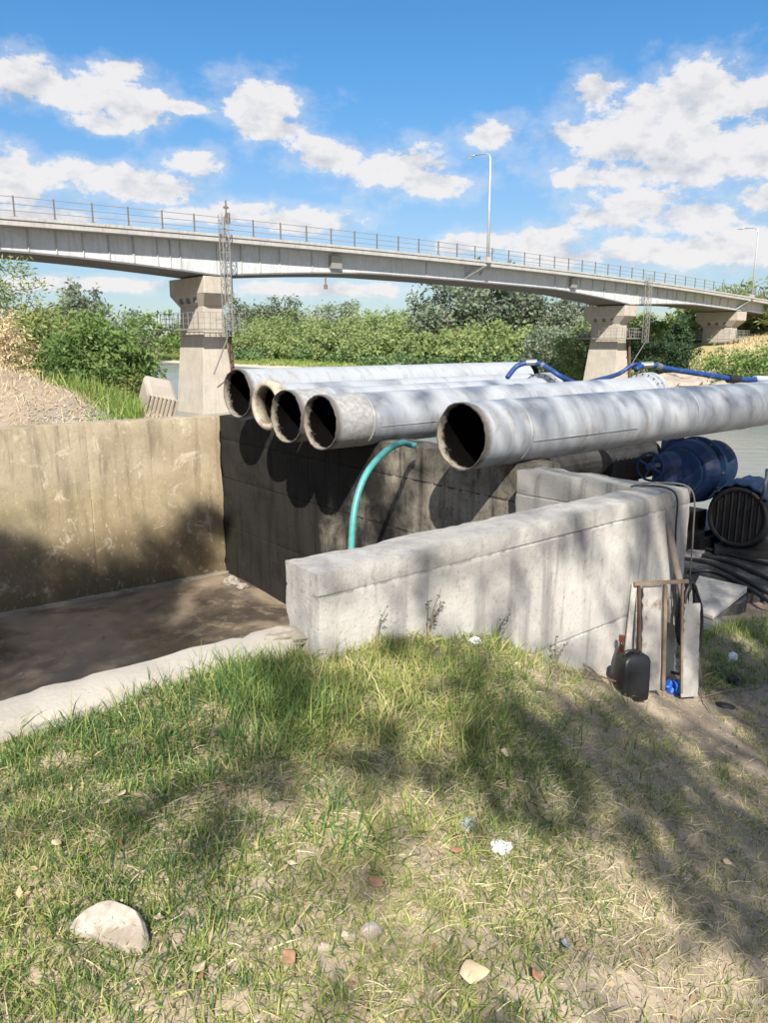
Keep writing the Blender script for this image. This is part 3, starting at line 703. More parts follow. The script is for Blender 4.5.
for (root, c), lab, zr in ((P1, 'leftmost', .26), (P2, 'cream rimmed', .25), (P3, 'half hidden', .25), (P4, 'grimy', .25), (P5, 'nearest', .25)):
    d = root.matrix_world.to_3x3() @ Vector((1, 0, 0)); s = 0
    uu = c.x * DX + c.y * DY; vv = c.x * TX + c.y * TY
    s = (4.88 + .04 * (vv - 3.6) - uu) / (d.x * DX + d.y * DY); p = c + d * s; zb = c.z - zr
    if zb - .70 > .015:
        m = MB(); m.box((0, 0, (zb - .70) / 2 + .004), (.09, .16, (zb - .70) / 2 + .012)); o = m.build('packing_block', 'packing_timber', bevel=.008)
        o.location = (p.x, p.y, .705); o.rotation_euler = (0, 0, math.radians(40)); tag(o, 'dark timber packing block wedged under the %s pipe' % lab, 'timber block', 'packing under the pipes')

# ------------------------------------------------------------------ hoses over the pipes
def hose(name, pts, r, mat, label, cat, n=10, sub=7, group=None, parts=()):
    sp = smooth_path(pts, sub); base = sp[0]; root = empty(name, base) if parts else None
    m = MB(); m.tube([p - base for p in sp], r, n)
    if root:
        m.build('tube', mat, root, smooth=True)
        for nm, i, ln, rr, mt in parts:
            a = sp[i]; t = (sp[min(i + 1, len(sp) - 1)] - sp[max(i - 1, 0)]).normalized(); q = MB(); q.tube([a - base - t * ln, a - base + t * ln], rr, 14); q.build(nm, mt, root)
        return tag(root, label, cat, group)
    o = m.build(name, mat, smooth=True); o.location = base; return tag(o, label, cat, group)
# teal suction hose dropping over the back wall
hose('teal_hose', [at_z(417, 446, .745), at_z(410, 445, .755), at_y(402, 443.5, 6.42), at_y(386, 452, 6.22), at_y(367, 474, 6.02), at_y(356, 505, 5.88), at_y(352, 545, 5.8), at_y(351, 600, 5.75), at_y(350, 660, 5.7)], .027, 'teal_rubber',
     'teal rubber hose arching over the back wall into the basin', 'hose', 12)
# blue hoses on the ends of the pipes
hose('blue_hose', [at_y(508, 378, 10.0), at_y(516, 368, 10.1), at_y(524, 364, 10.1), at_y(536, 363, 10.1), at_y(548, 368, 10.0), at_y(562, 377, 9.9), at_y(580, 384, 10.2), at_y(600, 380, 11.2), at_y(620, 374, 11.9), at_y(634, 365, 12.0), at_y(642, 366, 11.9)], .033, 'blue_rubber',
     'blue hose hooped over the end of the half hidden pipe', 'hose', 10, 6, 'blue hoses on the pipe ends', (('coupling', 16, .07, .042, 'grey_fitting'), ('clamp', 22, .02, .039, 'grey_fitting')))
hose('blue_hose', [at_y(637, 370, 11.6), at_y(644, 366, 11.7), at_y(656, 366, 11.7), at_y(668, 369, 11.8), at_y(700, 374, 12.0), at_y(725, 378, 12.2), at_y(740, 380, 12.3), at_y(768, 380, 12.6), at_y(800, 381, 12.9)], .042, 'blue_rubber',
     'long straight blue hose from the flanged pipe to the right edge', 'hose', 10, 6, 'blue hoses on the pipe ends',
     (('coupling', 8, .09, .052, 'grey_fitting'), ('coupling', 14, .05, .051, 'grey_fitting'), ('clamp', 34, .10, .07, 'oily_metal'), ('rigid_pipe', 44, .55, .058, 'pipe_clean')))

# ------------------------------------------------------------------ pump platform
def build_platform():
    n = 40; mB = MB(); V = []
    for i in range(n + 1):
        for j in range(n + 1):
            u = 5.12 + 5.3 * i / n; v = 2.95 + 6.0 * j / n + (.12 * math.sin(u * 3) + .08 * math.sin(u * 9) if j == 0 else 0)
            p = UV(u, v); p.z = -.70 + .012 * float(vnoise(p.x, p.y, 1.5, 3)); V.append(p)
    Fc = [(i * (n + 1) + j, (i + 1) * (n + 1) + j, (i + 1) * (n + 1) + j + 1, i * (n + 1) + j + 1) for i in range(n) for j in range(n)]
    k0 = len(V)
    ring = [i * (n + 1) for i in range(n + 1)] + [n * (n + 1) + j for j in range(1, n + 1)] + [i * (n + 1) + n for i in range(n - 1, -1, -1)] + [j for j in range(n - 1, 0, -1)]
    for r_ in ring: V.append(V[r_] - Vector((0, 0, .35)))
    for a in range(len(ring)): b = (a + 1) % len(ring); Fc.append((ring[a], k0 + a, k0 + b, ring[b]))
    tag(mB.add(V, Fc).build('pump_slab', 'wet_slab', smooth=False), kind='structure')
build_platform()

def LX(c, az_deg, tilt=0):
    return Matrix.Translation(c) @ Euler((0, -tilt, math.pi / 2 - math.radians(az_deg))).to_matrix().to_4x4()
def build_pumps():
    c = at_y(690, 466, 8.9); r = empty('water_pump', (c.x, c.y, -.69)); r.scale = (.9, .9, .93); tag(r, 'blue centrifugal water pump in the shade under the nearest pipe', 'pump')
    R = Euler((0, 0, math.pi / 2 - math.radians(48))).to_matrix().to_4x4(); hz = c.z + .69
    A = lambda prof, name, mat, off=(0, 0, 0), n=32, par=None: MB().lathe(prof, n, R @ Matrix.Translation((off[0], off[1], hz + off[2]))).build(name, mat, par or r, smooth=False)
    A([(-.22, .20), (-.20, .33), (-.10, .40), (.05, .40), (.14, .34), (.16, .22)], 'volute', 'blue_paint')
    A([(.165, .42), (.225, .42)], 'flange', 'blue_pale'); A([(-.27, .30), (-.225, .30)], 'cover_plate', 'blue_pale')
    A([(.23, .30), (.55, .27), (.60, .34), (.68, .34)], 'suction_bell', 'blue_pale')
    for k in range(12):
        t = 2 * math.pi * k / 12; A([(.15, .018), (.25, .018)], 'bolt', 'grey_fitting', (0, .385 * math.cos(t), .385 * math.sin(t)), 6)
    A([(-.66, .09), (-.62, .14), (-.50, .16), (-.36, .13), (-.27, .18)], 'bearing_housing', 'blue_paint')
    A([(-.86, .04), (-.66, .04)], 'shaft', 'grey_fitting')
    m = MB(); m.box((0, 0, .10), (.62, .34, .10), math.pi / 2 - math.radians(48)); m.box((0, 0, .28), (.2, .2, .14), math.pi / 2 - math.radians(48)); m.build('base_frame', 'oily_metal', r, bevel=.01)
    m = MB(); m.tube([R @ Vector((0, .25, hz + .2)), R @ Vector((0, .25, hz + .6))], .14, 20); m.build('outlet', 'blue_paint', r)
    # gate valve with handwheel
    c = at_y(652, 467, 8.2); r2 = empty('gate_valve', (c.x, c.y, -.69)); tag(r2, 'blue gate valve with spoked handwheel beside the pump', 'valve'); hz2 = c.z + .69
    A2 = lambda prof, name, mat, off=(0, 0, 0), n=24: MB().lathe(prof, n, R @ Matrix.Translation((off[0], off[1], hz2 + off[2]))).build(name, mat, r2)
    m = MB(); pts = [R @ Vector((-.02, .15 * math.cos(t), hz2 + .15 * math.sin(t))) for t in np.linspace(0, 2 * math.pi, 25)]; m.tube(pts, .014, 8, False); m.build('handwheel', 'blue_paint', r2)
    for k in range(4):
        t = k * math.pi / 2 + .4; m = MB(); m.tube([R @ Vector((-.02, 0, hz2)), R @ Vector((-.02, .15 * math.cos(t), hz2 + .15 * math.sin(t)))], .012, 6); m.build('spoke', 'blue_pale', r2)
    A2([(-.06, .035), (.02, .045)], 'hub', 'blue_pale'); A2([(.02, .025), (.30, .025)], 'stem', 'grey_fitting'); A2([(.16, .07), (.2, .12), (.42, .13), (.46, .07)], 'bonnet', 'blue_paint')
    m = MB(); m.tube([R @ Vector((.31, 0, 0)), R @ Vector((.31, 0, hz2))], .13, 16); m.build('body', 'blue_paint', r2)
    # dark pipework on the slab behind the wall
    for i, (px, py, Y, ln) in enumerate(((572, 466, 8.6, 1.2), (622, 462, 9.0, 1.0))):
        c = at_y(px, py, Y); q = empty('suction_fitting', (c.x, c.y, -.69)); tag(q, ('black ribbed suction coupling farthest left behind the corner wall', 'black ribbed suction coupling next to the gate valve')[i], 'pipe fitting', 'couplings behind the wall')
        m = MB(); prof = []
        for s in np.arange(0, ln, .09): prof += [(s - ln / 2, .20), (s - ln / 2 + .03, .25), (s - ln / 2 + .06, .20)]
        m.lathe(prof, 24, R @ Matrix.Translation((0, 0, c.z + .69))); m.build('ribbed_body', 'oily_metal', q)
        m = MB(); m.box((0, 0, (c.z + .69 - .14) / 2), (.18, .14, (c.z + .69 - .14) / 2), math.radians(42)); m.build('stand', 'oily_metal', q)
    # the dark motor at the right edge
    c = at_y(748, 498, 8.6); r3 = empty('pump_motor', (c.x, c.y, -.69)); r3.scale = (.88, .88, .95); tag(r3, 'black oily pump motor with faded blue cover at the right edge', 'motor'); hz3 = .44
    R3 = Euler((0, 0, math.pi / 2 - math.radians(38))).to_matrix().to_4x4()
    prof = [(-.40, .20), (-.39, .36), (-.34, .38)]
    for s in np.arange(-.30, .42, .06): prof += [(s, .36), (s + .02, .385), (s + .03, .385), (s + .045, .36)]
    prof += [(.5, .3), (.52, .12)]
    MB().lathe(prof, 40, R3 @ Matrix.Translation((0, 0, hz3))).build('motor_body', 'oily_metal', r3)
    m = MB(); m.tube([R3 @ Vector((-.41, .33 * math.cos(t), hz3 + .33 * math.sin(t))) for t in np.linspace(0, 2 * math.pi, 33)], .03, 8, False); m.build('end_ring', 'oily_metal', r3)
    for k in range(7):
        yy = -.24 + .08 * k; hh = math.sqrt(max(.01, .30 ** 2 - yy ** 2)); m = MB(); m.bar(R3 @ Vector((-.415, yy, hz3 - hh)), R3 @ Vector((-.415, yy, hz3 + hh)), .022); m.build('grille_bar', 'oily_metal', r3)
    n = 14; V = []; Fc = []
    for i in range(2):
        for k in range(n + 1):
            t = math.radians(35 + 110 * k / n); V.append(R3 @ Vector((-.42 + i * .7, .405 * math.cos(t), hz3 + .405 * math.sin(t) + .015 * math.sin(k * 2.3 + i))))
    for k in range(n): Fc.append((k, k + 1, n + 2 + k, n + 1 + k))
    o = MB().add(V, Fc).build('cover', 'blue_pale', r3); sd = o.modifiers.new('solid', 'SOLIDIFY'); sd.thickness = .02
    m = MB(); m.box(R3 @ Vector((0, -.38, hz3 + .1)), (.14, .09, .13), math.radians(70)); m.build('terminal_box', 'oily_metal', r3, bevel=.01)
    m = MB(); m.box((0, 0, .04), (.5, .36, .04), math.radians(70)); m.build('skid', 'oily_metal', r3)
    # machine bed between pump and motor
    c = at_z(700, 528, -.6); m = MB(); m.box((0, 0, .07), (.75, .4, .07)); m.box((0, 0, .16), (.70, .06, .03)); o = m.build('machine_bed', 'oily_metal', bevel=.01); o.location = (c.x, c.y, -.695); o.rotation_euler = (0, 0, math.radians(42))
    tag(o, 'low black steel machine bed in front of the blue pump', 'machine bed')
build_pumps()

def ground_line(px, z, dz=0.0): return [at_z(x, y, z) + Vector((0, 0, dz)) for x, y in px]
hose('motor_cable', [at_y(768, 470, 8.0), at_y(764, 495, 7.95)] + ground_line([(752, 520), (728, 532), (695, 537), (655, 530)], -.66), .016, 'grey_fitting', 'grey cable looping from the motor down to the slab', 'cable')
for i, (pts, lab) in enumerate((([(676, 545), (700, 548), (735, 556), (775, 566)], 'farthest'), ([(676, 552), (705, 556), (740, 566), (775, 582)], 'second farthest'), ([(680, 558), (712, 564), (742, 578), (775, 597)], 'second nearest'), ([(690, 572), (715, 572), (745, 586), (775, 606)], 'nearest'))):
    hose('power_cable', ground_line(pts, -.675, .0), .020, 'black_rubber', 'black cable lying on the wet slab, %s of four' % lab, 'cable', group='cables on the pump slab')

# ------------------------------------------------------------------ junk against the wall corner
def build_junk():
    # leaning frame of old painted boards
    b0 = at_y(632, 690, 4.38); b0.z = H(b0.x, b0.y) - .02
    r = empty('leaning_boards', b0); r.rotation_euler = Euler((math.radians(-6), 0, math.radians(9))); r.scale = (.70, .85, .93); tag(r, 'rusty frame with two peeling white boards leaning at the wall corner', 'board frame')
    def pc(name, mat, x0, x1, z0, z1, y=0.0, t=.012, sh=0.0, bev=.003):
        m = MB(); m.hexa([(x0, y - t, z0), (x1, y - t, z0), (x1, y + t, z0), (x0, y + t, z0), (x0 + sh, y - t, z1), (x1 + sh, y - t, z1), (x1 + sh, y + t, z1), (x0 + sh, y + t, z1)]); return m.build(name, mat, r, bevel=bev)
    pc('top_bar', 'slat_wood', .0, .50, .67, .695, -.012, .012)
    pc('frame_post', 'rusty_metal', .06, .085, .04, .664, 0, .012, -.02); pc('frame_post', 'slat_wood', .275, .305, -.05, .664, -.008, .016); pc('frame_post', 'slat_wood', .465, .485, -.08, .664, 0, .010, -.02)
    pc('slat', 'plywood', -.09, -.04, .0, .68, .012, .008, .08)
    # peeling panel with a torn edge
    def panel(x0, x1, z0, z1, y, seed):
        rg = random.Random(seed); n = 22; m = MB(); V = []
        for i in range(n + 1):
            z = z0 + (z1 - z0) * i / n; V += [(x0 + rg.uniform(0, .022), y, z), (x1 - rg.uniform(0, .008), y, z)]
        m.add(V, [(2 * i, 2 * i + 1, 2 * i + 3, 2 * i + 2) for i in range(n)]); o = m.build('board', 'board_paint', r); s = o.modifiers.new('solid', 'SOLIDIFY'); s.thickness = .012; return o
    panel(.085, .275, -.05, .655, .010, 3); panel(.49, .66, -.12, .52, .03, 8)
    # leaning pole
    a = at_z(703, 686, -.60); a.z = H(a.x, a.y) - .05; b = at_y(664, 493, 4.70)
    m = MB(); L = (b - a); m.tube([Vector((0, 0, 0)), L * .33 + Vector((.012, 0, 0)), L * .66 + Vector((-.006, 0, 0)), L], [.026, .024, .022, .019], 10); o = m.build('leaning_pole', 'pole_wood', smooth=True); o.location = a
    tag(o, 'thin grey pole leaning on the corner of the front wall', 'pole')
    # hose coil hung behind the pole
    c = at_y(687, 606, 4.74); r2 = empty('hose_coil', (c.x, c.y, c.z - .3)); tag(r2, 'coil of thin black hose hanging beside the leaning pole', 'hose coil')
    for i in range(5):
        m = MB(); rg = random.Random(i); pts = []
        for t in np.linspace(0, 2 * math.pi, 31):
            pts.append(Vector(((.055 + .010 * i) * math.cos(t) + rg.uniform(-.004, .004) + .008 * i, (.06 * math.cos(t)) + (i - 2) * .022, .3 + (.17 + .012 * i) * math.sin(t) - .02 * i)))
        m.tube(pts, .010, 7, False); m.build('loop', 'black_rubber', r2, smooth=True)
    m = MB(); m.tube(smooth_path([(.03, 0, .46), (.09, -.03, .28), (.10, -.03, .02), (.04, -.06, -.14), (-.10, -.10, -.12)]), .010, 7); m.build('tail', 'black_rubber', r2, smooth=True)
    # thin wires over the wall
    hose('thin_wire', [at_z(632, 487, .71), at_z(645, 486, .712), UV(4.4, 2.43, .70), UV(4.43, 2.42, .45), UV(4.46, 2.41, .1), UV(4.52, 2.40, -.15)], .006, 'black_rubber', 'thin black wire hanging over the top of the front wall', 'wire')
    hose('steel_wire', [at_z(640, 485, .715), at_z(660, 483, .712), UV(4.62, 2.44, .69), UV(4.67, 2.43, .4), UV(4.68, 2.43, .0), UV(4.66, 2.40, -.35)], .005, 'rail_dark', 'thin dark wire running down the end of the front wall', 'wire')
    # jerrycan
    p = ground_at(631, 697); z = p.z; j = empty('jerrycan', (p.x, p.y, z - .015), math.radians(14)); tag(j, 'black plastic jerrycan standing against the front wall', 'jerrycan')
    m = MB(); n = 24; sec = []
    for zz, w, d, ox in ((0, .072, .048, 0), (.012, .086, .060, 0), (.06, .088, .062, 0), (.19, .086, .061, 0), (.245, .085, .058, .002), (.268, .074, .046, .006), (.285, .042, .034, .012)):
        for k in range(n):
            t = 2 * math.pi * k / n; c_, s_ = math.cos(t), math.sin(t); e = .2
            m.v.append((ox + w * math.copysign(abs(c_) ** e, c_), d * math.copysign(abs(s_) ** e, s_), zz))
    for i in range(6):
        for k in range(n): m.f.append((i * n + k, i * n + (k + 1) % n, (i + 1) * n + (k + 1) % n, (i + 1) * n + k))
    m.f.append(tuple(6 * n + k for k in range(n))); m.f.append(tuple(reversed(range(n)))); m.build('body', 'black_plastic', j, smooth=True)
    m = MB(); m.tube(smooth_path([(-.062, 0, .24), (-.055, 0, .285), (-.02, 0, .298), (.01, 0, .282)], 5), .011, 8); m.build('handle', 'black_plastic', j, smooth=True)
    m = MB(); m.tube([(.016, 0, .283), (.016, 0, .298)], .026, 16); m.build('cap', 'black_plastic', j)
    m = MB(); m.box((0, -.061, .125), (.055, .003, .075)); m.build('side_rib', 'black_plastic', j, bevel=.002)
    # brown bottle behind it
    p = at_y(619, 690, 4.30); z = H(p.x, p.y); q = empty('bottle', (p.x, p.y, z)); q.scale = (.8, .8, .80); tag(q, 'amber brown bottle standing just behind the jerrycan', 'bottle')
    MB().lathe([(0, .036), (.01, .042), (.20, .042), (.25, .030), (.30, .015), (.345, .014)], 20, Matrix.Rotation(-math.pi / 2, 4, 'Y')).build('glass_body', 'amber_glass', q, smooth=True)
    MB().lathe([(.335, .021), (.378, .021)], 16, Matrix.Rotation(-math.pi / 2, 4, 'Y')).build('cap', 'red_cap', q)
    # plywood sheet and another offcut
    cs = [at_z(x, y, -.66) for x, y in ((700, 578), (748, 590), (714, 617), (684, 606))]; m = MB(); m.hexa([c_ + Vector((0, 0, -.03)) for c_ in (cs[3], cs[2], cs[1], cs[0])] + [c_ + Vector((0, 0, dz)) for c_, dz in ((cs[3], .0), (cs[2], .0), (cs[1], .03), (cs[0], .02))])
    tag(m.build('plywood_sheet', 'plywood', bevel=.004), 'weathered plywood sheet lying flat beside the cables', 'board')
    cs = [at_z(x, y, -.67) for x, y in ((684, 550), (706, 552), (700, 558), (683, 557))]; m = MB(); m.hexa([c_ + Vector((0, 0, -.015)) for c_ in (cs[3], cs[2], cs[1], cs[0])] + [c_ + Vector((0, 0, .012)) for c_ in (cs[3], cs[2], cs[1], cs[0])])
    tag(m.build('board_offcut', 'plywood'), 'small pale board offcut on the slab by the wall end', 'board')
build_junk()

def lump(name, px, size, mat, label, cat, squash=.6, seed=0, group=None, crumple=.35, z=None, n=2, sink=.3, rz=0.0):
    """a closed crumpled or faceted lump resting on the ground"""
    import bmesh
    bm = bmesh.new(); bmesh.ops.create_icosphere(bm, subdivisions=n, radius=1.0)
    from mathutils import noise as mn
    for v in bm.verts:
        c = v.co.copy(); k = 1 + crumple * (mn.noise(c * 1.4 + Vector((seed * 3.1, 0, 0))) + .6 * mn.noise(c * 3.3 + Vector((0, seed, 0))))
        v.co = Vector((c.x * size[0], c.y * size[1], c.z * size[2])) * k
    me = bpy.data.meshes.new(name); bm.to_mesh(me); bm.free(); me.materials.append(MATS[mat])
    o = bpy.data.objects.new(name, me); COL.objects.link(o)
    p = ground_at(*px) if z is None else at_z(px[0], px[1], z)
    o.location = (p.x, p.y, p.z + size[2] * (1 - sink * 2)); o.rotation_euler = (0, 0, rz); return tag(o, label, cat, group)
lump('plastic_bag', (674, 691), (.055, .05, .05), 'blue_bag', 'bright blue plastic bag at the foot of the leaning boards', 'bag', seed=2, n=3, crumple=.5)
lump('black_rag', (735, 684), (.045, .045, .035), 'black_rubber', 'small dark blue black rag on the dirt by the sticks', 'rag', seed=4, n=3, crumple=.6)
lump('plastic_wad', (733, 661), (.04, .03, .035), 'white_plastic', 'crumpled white plastic wad in the green grass at right', 'litter', seed=6, n=3, crumple=.6)
lump('plastic_wad', (474, 643), (.028, .022, .018), 'white_plastic', 'crumpled white plastic wad at the foot of the front wall', 'litter', seed=8, n=3, crumple=.7)
lump('crushed_cup', (501, 850), (.026, .034, .015), 'white_plastic', 'crushed white plastic cup on the dry grass slope', 'litter', seed=9, n=3, crumple=.6, rz=.3)
lump('plastic_scrap', (467, 826), (.024, .034, .010), 'blue_grey_plastic', 'greyish plastic scrap left of the crushed white cup', 'litter', seed=10, n=3, crumple=.6)
lump('rubber_scrap', (726, 708), (.07, .03, .02), 'black_rubber', 'flat black rubber scrap on the dirt at right', 'scrap', seed=11, n=2, crumple=.3, rz=-.5)
lump('mud_clod', (232, 584), (.10, .08, .07), 'pebble', 'grey mud clod in the far corner of the basin', 'clod', seed=12, n=3, z=-1.40)
lump('mud_clod', (243, 588), (.07, .06, .045), 'pebble', 'smaller mud clod beside the one in the corner', 'clod', seed=13, n=3, z=-1.40)
lump('rubble_stone', (289, 640), (.10, .06, .035), 'pebble', 'broken concrete chunk where kerb meets the front wall', 'stone', seed=14, n=3, crumple=.45, z=.375)

def half_stone():
    p = ground_at(105, 945); z = p.z; n = 28; m = MB(); rad = .098; rg = random.Random(3); prof = []
    for k in range(n + 1):
        t = math.pi * k / n; rr = rad * (1 + .035 * math.sin(3 * t + 1) + .015 * math.sin(7 * t) + rg.uniform(-.008, .008)); prof.append((rr * math.cos(t), rr * .92 * math.sin(t)))
    prof += [(x, -.006 + rg.uniform(-.008, .006)) for x in np.linspace(-rad * .9, rad * .9, 7)]
    k = len(prof); m.v = [(x * .90, -.026, y * .90 + .004) for x, y in prof] + [(x, -.012, y) for x, y in prof] + [(x, .012, y) for x, y in prof] + [(x * .95, .02, y * .95) for x, y in prof]
    for a in range(3):
        for i in range(k): m.f.append((a * k + i, a * k + (i + 1) % k, (a + 1) * k + (i + 1) % k, (a + 1) * k + i))
    m.f.append(tuple(reversed(range(k)))); m.f.append(tuple(3 * k + i for i in range(k)))
    o = m.build('broken_tile', 'stone', bevel=.002); o.location = (p.x, p.y, z - .002); o.rotation_euler = (math.radians(-68), math.radians(4), math.radians(-16))
    tag(o, 'pale half round broken stone slab lying in the grass', 'stone')
half_stone()

def litter_leaf(px, size, mat, label, seed, cat='dry leaf', rz=None, grp='fallen dry leaves'):
    rg = random.Random(seed); p = ground_at(*px); n = 7; V = []; Fc = []; a = rg.uniform(.5, .75)
    for i in range(n + 1):
        t = i / n; w = a * math.sin(math.pi * min(1, t ** .8)) * .5 * (1 + .15 * math.sin(9 * t + seed)); cz = .25 * math.sin(math.pi * t + seed * .1) * .5
        V += [(t - .5, -w, cz + .22 * w), (t - .5, 0, cz), (t - .5, w, cz + .28 * w)]
    for i in range(n): Fc += [(3 * i, 3 * i + 1, 3 * i + 4, 3 * i + 3), (3 * i + 1, 3 * i + 2, 3 * i + 5, 3 * i + 4)]
    m = MB().add([Vector(q) * size for q in V], Fc); o = m.build('fallen_leaf', mat, smooth=True); s = o.modifiers.new('solid', 'SOLIDIFY'); s.thickness = .0015
    o.location = (p.x, p.y, p.z + size * .14 + .024); o.rotation_euler = (rg.uniform(-.1, .5), rg.uniform(-.3, .3), rz if rz is not None else rg.uniform(0, 6.28)); tag(o, label, cat, grp)
for i, (x, y, s, mt, lb) in enumerate((
    (507, 762, .036, 'pale_leaf', 'pale curled leaf on the slope midway below the front wall'), (455, 847, .034, 'dry_leaf', 'red brown leaf just left of the crushed cup'),
    (457, 860, .032, 'dry_leaf', 'lower of two brown leaves left of the crushed cup'), (538, 987, .036, 'dry_leaf', 'reddish leaf near the bottom edge, right of centre'),
    (475, 985, .062, 'pale_leaf', 'large tan bark like leaf near the bottom centre'), (566, 955, .045, 'blue_grey_plastic', 'grey crinkled leaf on the dirt near the lit strip'),
    (685, 796, .045, 'pale_leaf', 'pale folded leaf on the lit dirt patch at right'), (735, 858, .04, 'pebble', 'grey brown leaf at the right in the shade'),
    (200, 980, .038, 'pale_leaf', 'yellow leaf at the bottom left in the grass'), (160, 928, .03, 'pale_leaf', 'small yellow leaf right of the half round stone'),
    (105, 812, .035, 'pale_leaf', 'yellowish leaf in the grass at far left'), (122, 803, .03, 'pale_leaf', 'small pale leaf beside the yellowish one at far left'),
    (58, 853, .035, 'pale_leaf', 'pale leaf in the grass near the left edge'), (297, 942, .035, 'pale_leaf', 'pale leaf in short grass left of the grey pebble'),
    (377, 893, .04, 'dry_leaf', 'brown leaf standing in the shaded grass at centre'), (290, 970, .04, 'dry_leaf', 'brown leaf at the bottom, under the grey pebble'),
    (728, 870, .03, 'pale_leaf', 'tiny yellow leaf at the right below the grey one'))):
    litter_leaf((x, y), s * 1.2, mt, lb, i + 20)
for i, (x, y, s, lb) in enumerate(((349, 940, .022, 'pale grey pebble in the short grass at bottom centre'), (372, 935, .03, 'grey pebble right of the pale one at bottom centre'), (325, 950, .018, 'small flat pebble left of the pale one'),
                                   (690, 878, .014, 'tiny ochre pebble on the shaded dirt at right'), (420, 870, .012, 'tiny pebble on the dirt below the grey scrap'), (757, 1004, .02, 'dark pebble in the bottom right corner'), (612, 700, .02, 'grey stone beside the jerrycan'))):
    lump('pebble', (x, y), (s, s * .8, s * .55), 'stone' if i < 3 else 'pebble', lb, 'pebble', seed=30 + i, group='loose pebbles', n=2, crumple=.3)
for i, (a, b, lb) in enumerate((((560, 672), (640, 692), 'thin dry stick along the foot of the wall'), ((690, 690), (720, 672), 'dry stick tilted beside the black rag'), ((700, 700), (760, 690), 'long dry stick on the dirt at the right'),
                                ((690, 678), (712, 715), 'dark dry stick slanting below the boards'), ((715, 690), (745, 700), 'short dry stick between rag and rubber scrap'), ((575, 660), (610, 690), 'crooked dry stick left of the jerrycan'))):
    p = ground_at(*a); q = ground_at(*b); m = MB(); mid = (p + q) / 2 + Vector((0, 0, .03)); m.tube([Vector((0, 0, .01)), mid - p, q - p + Vector((0, 0, .012))], [.006, .005, .003], 6); o = m.build('dry_stick', 'twig'); o.location = p; tag(o, lb, 'stick', 'dry sticks by the wall')

# tilted concrete block and boulders
def concrete_block():
    c = at_y(158, 401, 13.2); r = empty('concrete_block', (c.x, c.y, H(c.x, c.y) - .1)); tag(r, 'tilted ribbed concrete block on the bank behind the far basin wall', 'concrete block')
    M = Euler((math.radians(18), math.radians(14), math.radians(25))).to_matrix(); off = Vector((0, 0, c.z - r.location.z))
    m = MB(); m.box(off, (.25, .5, .25), 0, M); m.build('core', 'block_concrete', r, bevel=.07)
    for i in range(8):
        for sgn in (-1,):
            m = MB(); p = off + M @ Vector((-.235 + i * .066, sgn * .505, 0)); m.box(p, (.014, .012, .26), 0, M); m.build('rib', 'block_concrete', r, bevel=.004)
    m = MB(); p = off + M @ Vector((.12, -.1, -.42)); m.box(p, (.2, .42, .17), 0, M); m.build('broken_foot', 'block_concrete', r, bevel=.04)
concrete_block()
for i, (x, y, Y, w, h_) in enumerate(((660, 387, 66, 1.7, .55), (680, 386, 67, 2.0, .6), (700, 384, 68, 1.8, .6), (718, 382, 69, 1.6, .5), (665, 381, 70, 1.6, .5), (690, 378, 72, 2.0, .55), (712, 376, 73, 2.0, .5), (735, 388, 64, 1.8, .6), (646, 391, 63, 1.4, .5), (724, 390, 62, 1.5, .5))):
    c = at_y(x, y, Y); c.z = max(c.z, H(c.x, c.y)); lump('boulder', (x, y), (w, w * .7, h_), 'rock', 'flat brown boulder on the far shore, ' + ('second from left in the lower row', 'middle one of the lower row', 'fourth from left in the lower row', 'right of the middle in the lower row', 'left end of the upper row', 'middle of the upper row', 'right end of the upper row', 'rightmost under the dark clamp', 'leftmost by the middle pier', 'lowest one at the water under the clamp')[i], 'boulder', seed=60 + i, group='boulders on the far shore', crumple=.45, n=2).location = (c.x, c.y, c.z + .05)

# ------------------------------------------------------------------ vegetation
def leaf_quads(P, size, rng, elong=2.2, up=.25, droop=0.0):
    n = len(P); d = rng.normal(size=(n, 3)); d[:, 2] = d[:, 2] * .7 - droop; d /= np.linalg.norm(d, axis=1)[:, None]
    q = rng.normal(size=(n, 3)); q[:, 2] += up * 3; w = np.cross(d, q); w /= (np.linalg.norm(w, axis=1)[:, None] + 1e-9)
    s = size * rng.uniform(.6, 1.35, size=(n, 1)); a = d * s; b = w * s / elong
    V = np.stack([P - a, P + b * .9 - a * .1, P + a, P - b * .9 - a * .1], 1).reshape(-1, 3)
    return V, np.arange(4 * n).reshape(-1, 4)
def clump_points(rng, ext, ncl, per, spread, shell=.5, bottom=0.0):
    """leaf positions in clumps through an ellipsoid volume sitting on z=bottom; also clump centres"""
    c = rng.normal(size=(ncl, 3)); c /= np.linalg.norm(c, axis=1)[:, None]
    c *= (rng.uniform(shell, 1.0, size=(ncl, 1))) ** .6 * rng.uniform(.75, 1.18, size=(ncl, 1))
    c = c * np.array(ext); c[:, 2] += ext[2] + bottom
    sc = rng.uniform(.55, 1.5, size=ncl); cnt = np.maximum(3, (per * sc ** 2).astype(int)); idx = np.repeat(np.arange(ncl), cnt)
    off = rng.normal(size=(len(idx), 3)); P = c[idx] + off * (spread * sc[idx])[:, None] * np.array([1, 1, .75])
    tint = np.clip(rng.uniform(0, 1, ncl)[idx] * .65 + rng.uniform(0, 1, len(idx)) * .35, 0, 1)
    keep = P[:, 2] > bottom * .5 - .1
    return P[keep], tint[keep], c
MESHES = {}
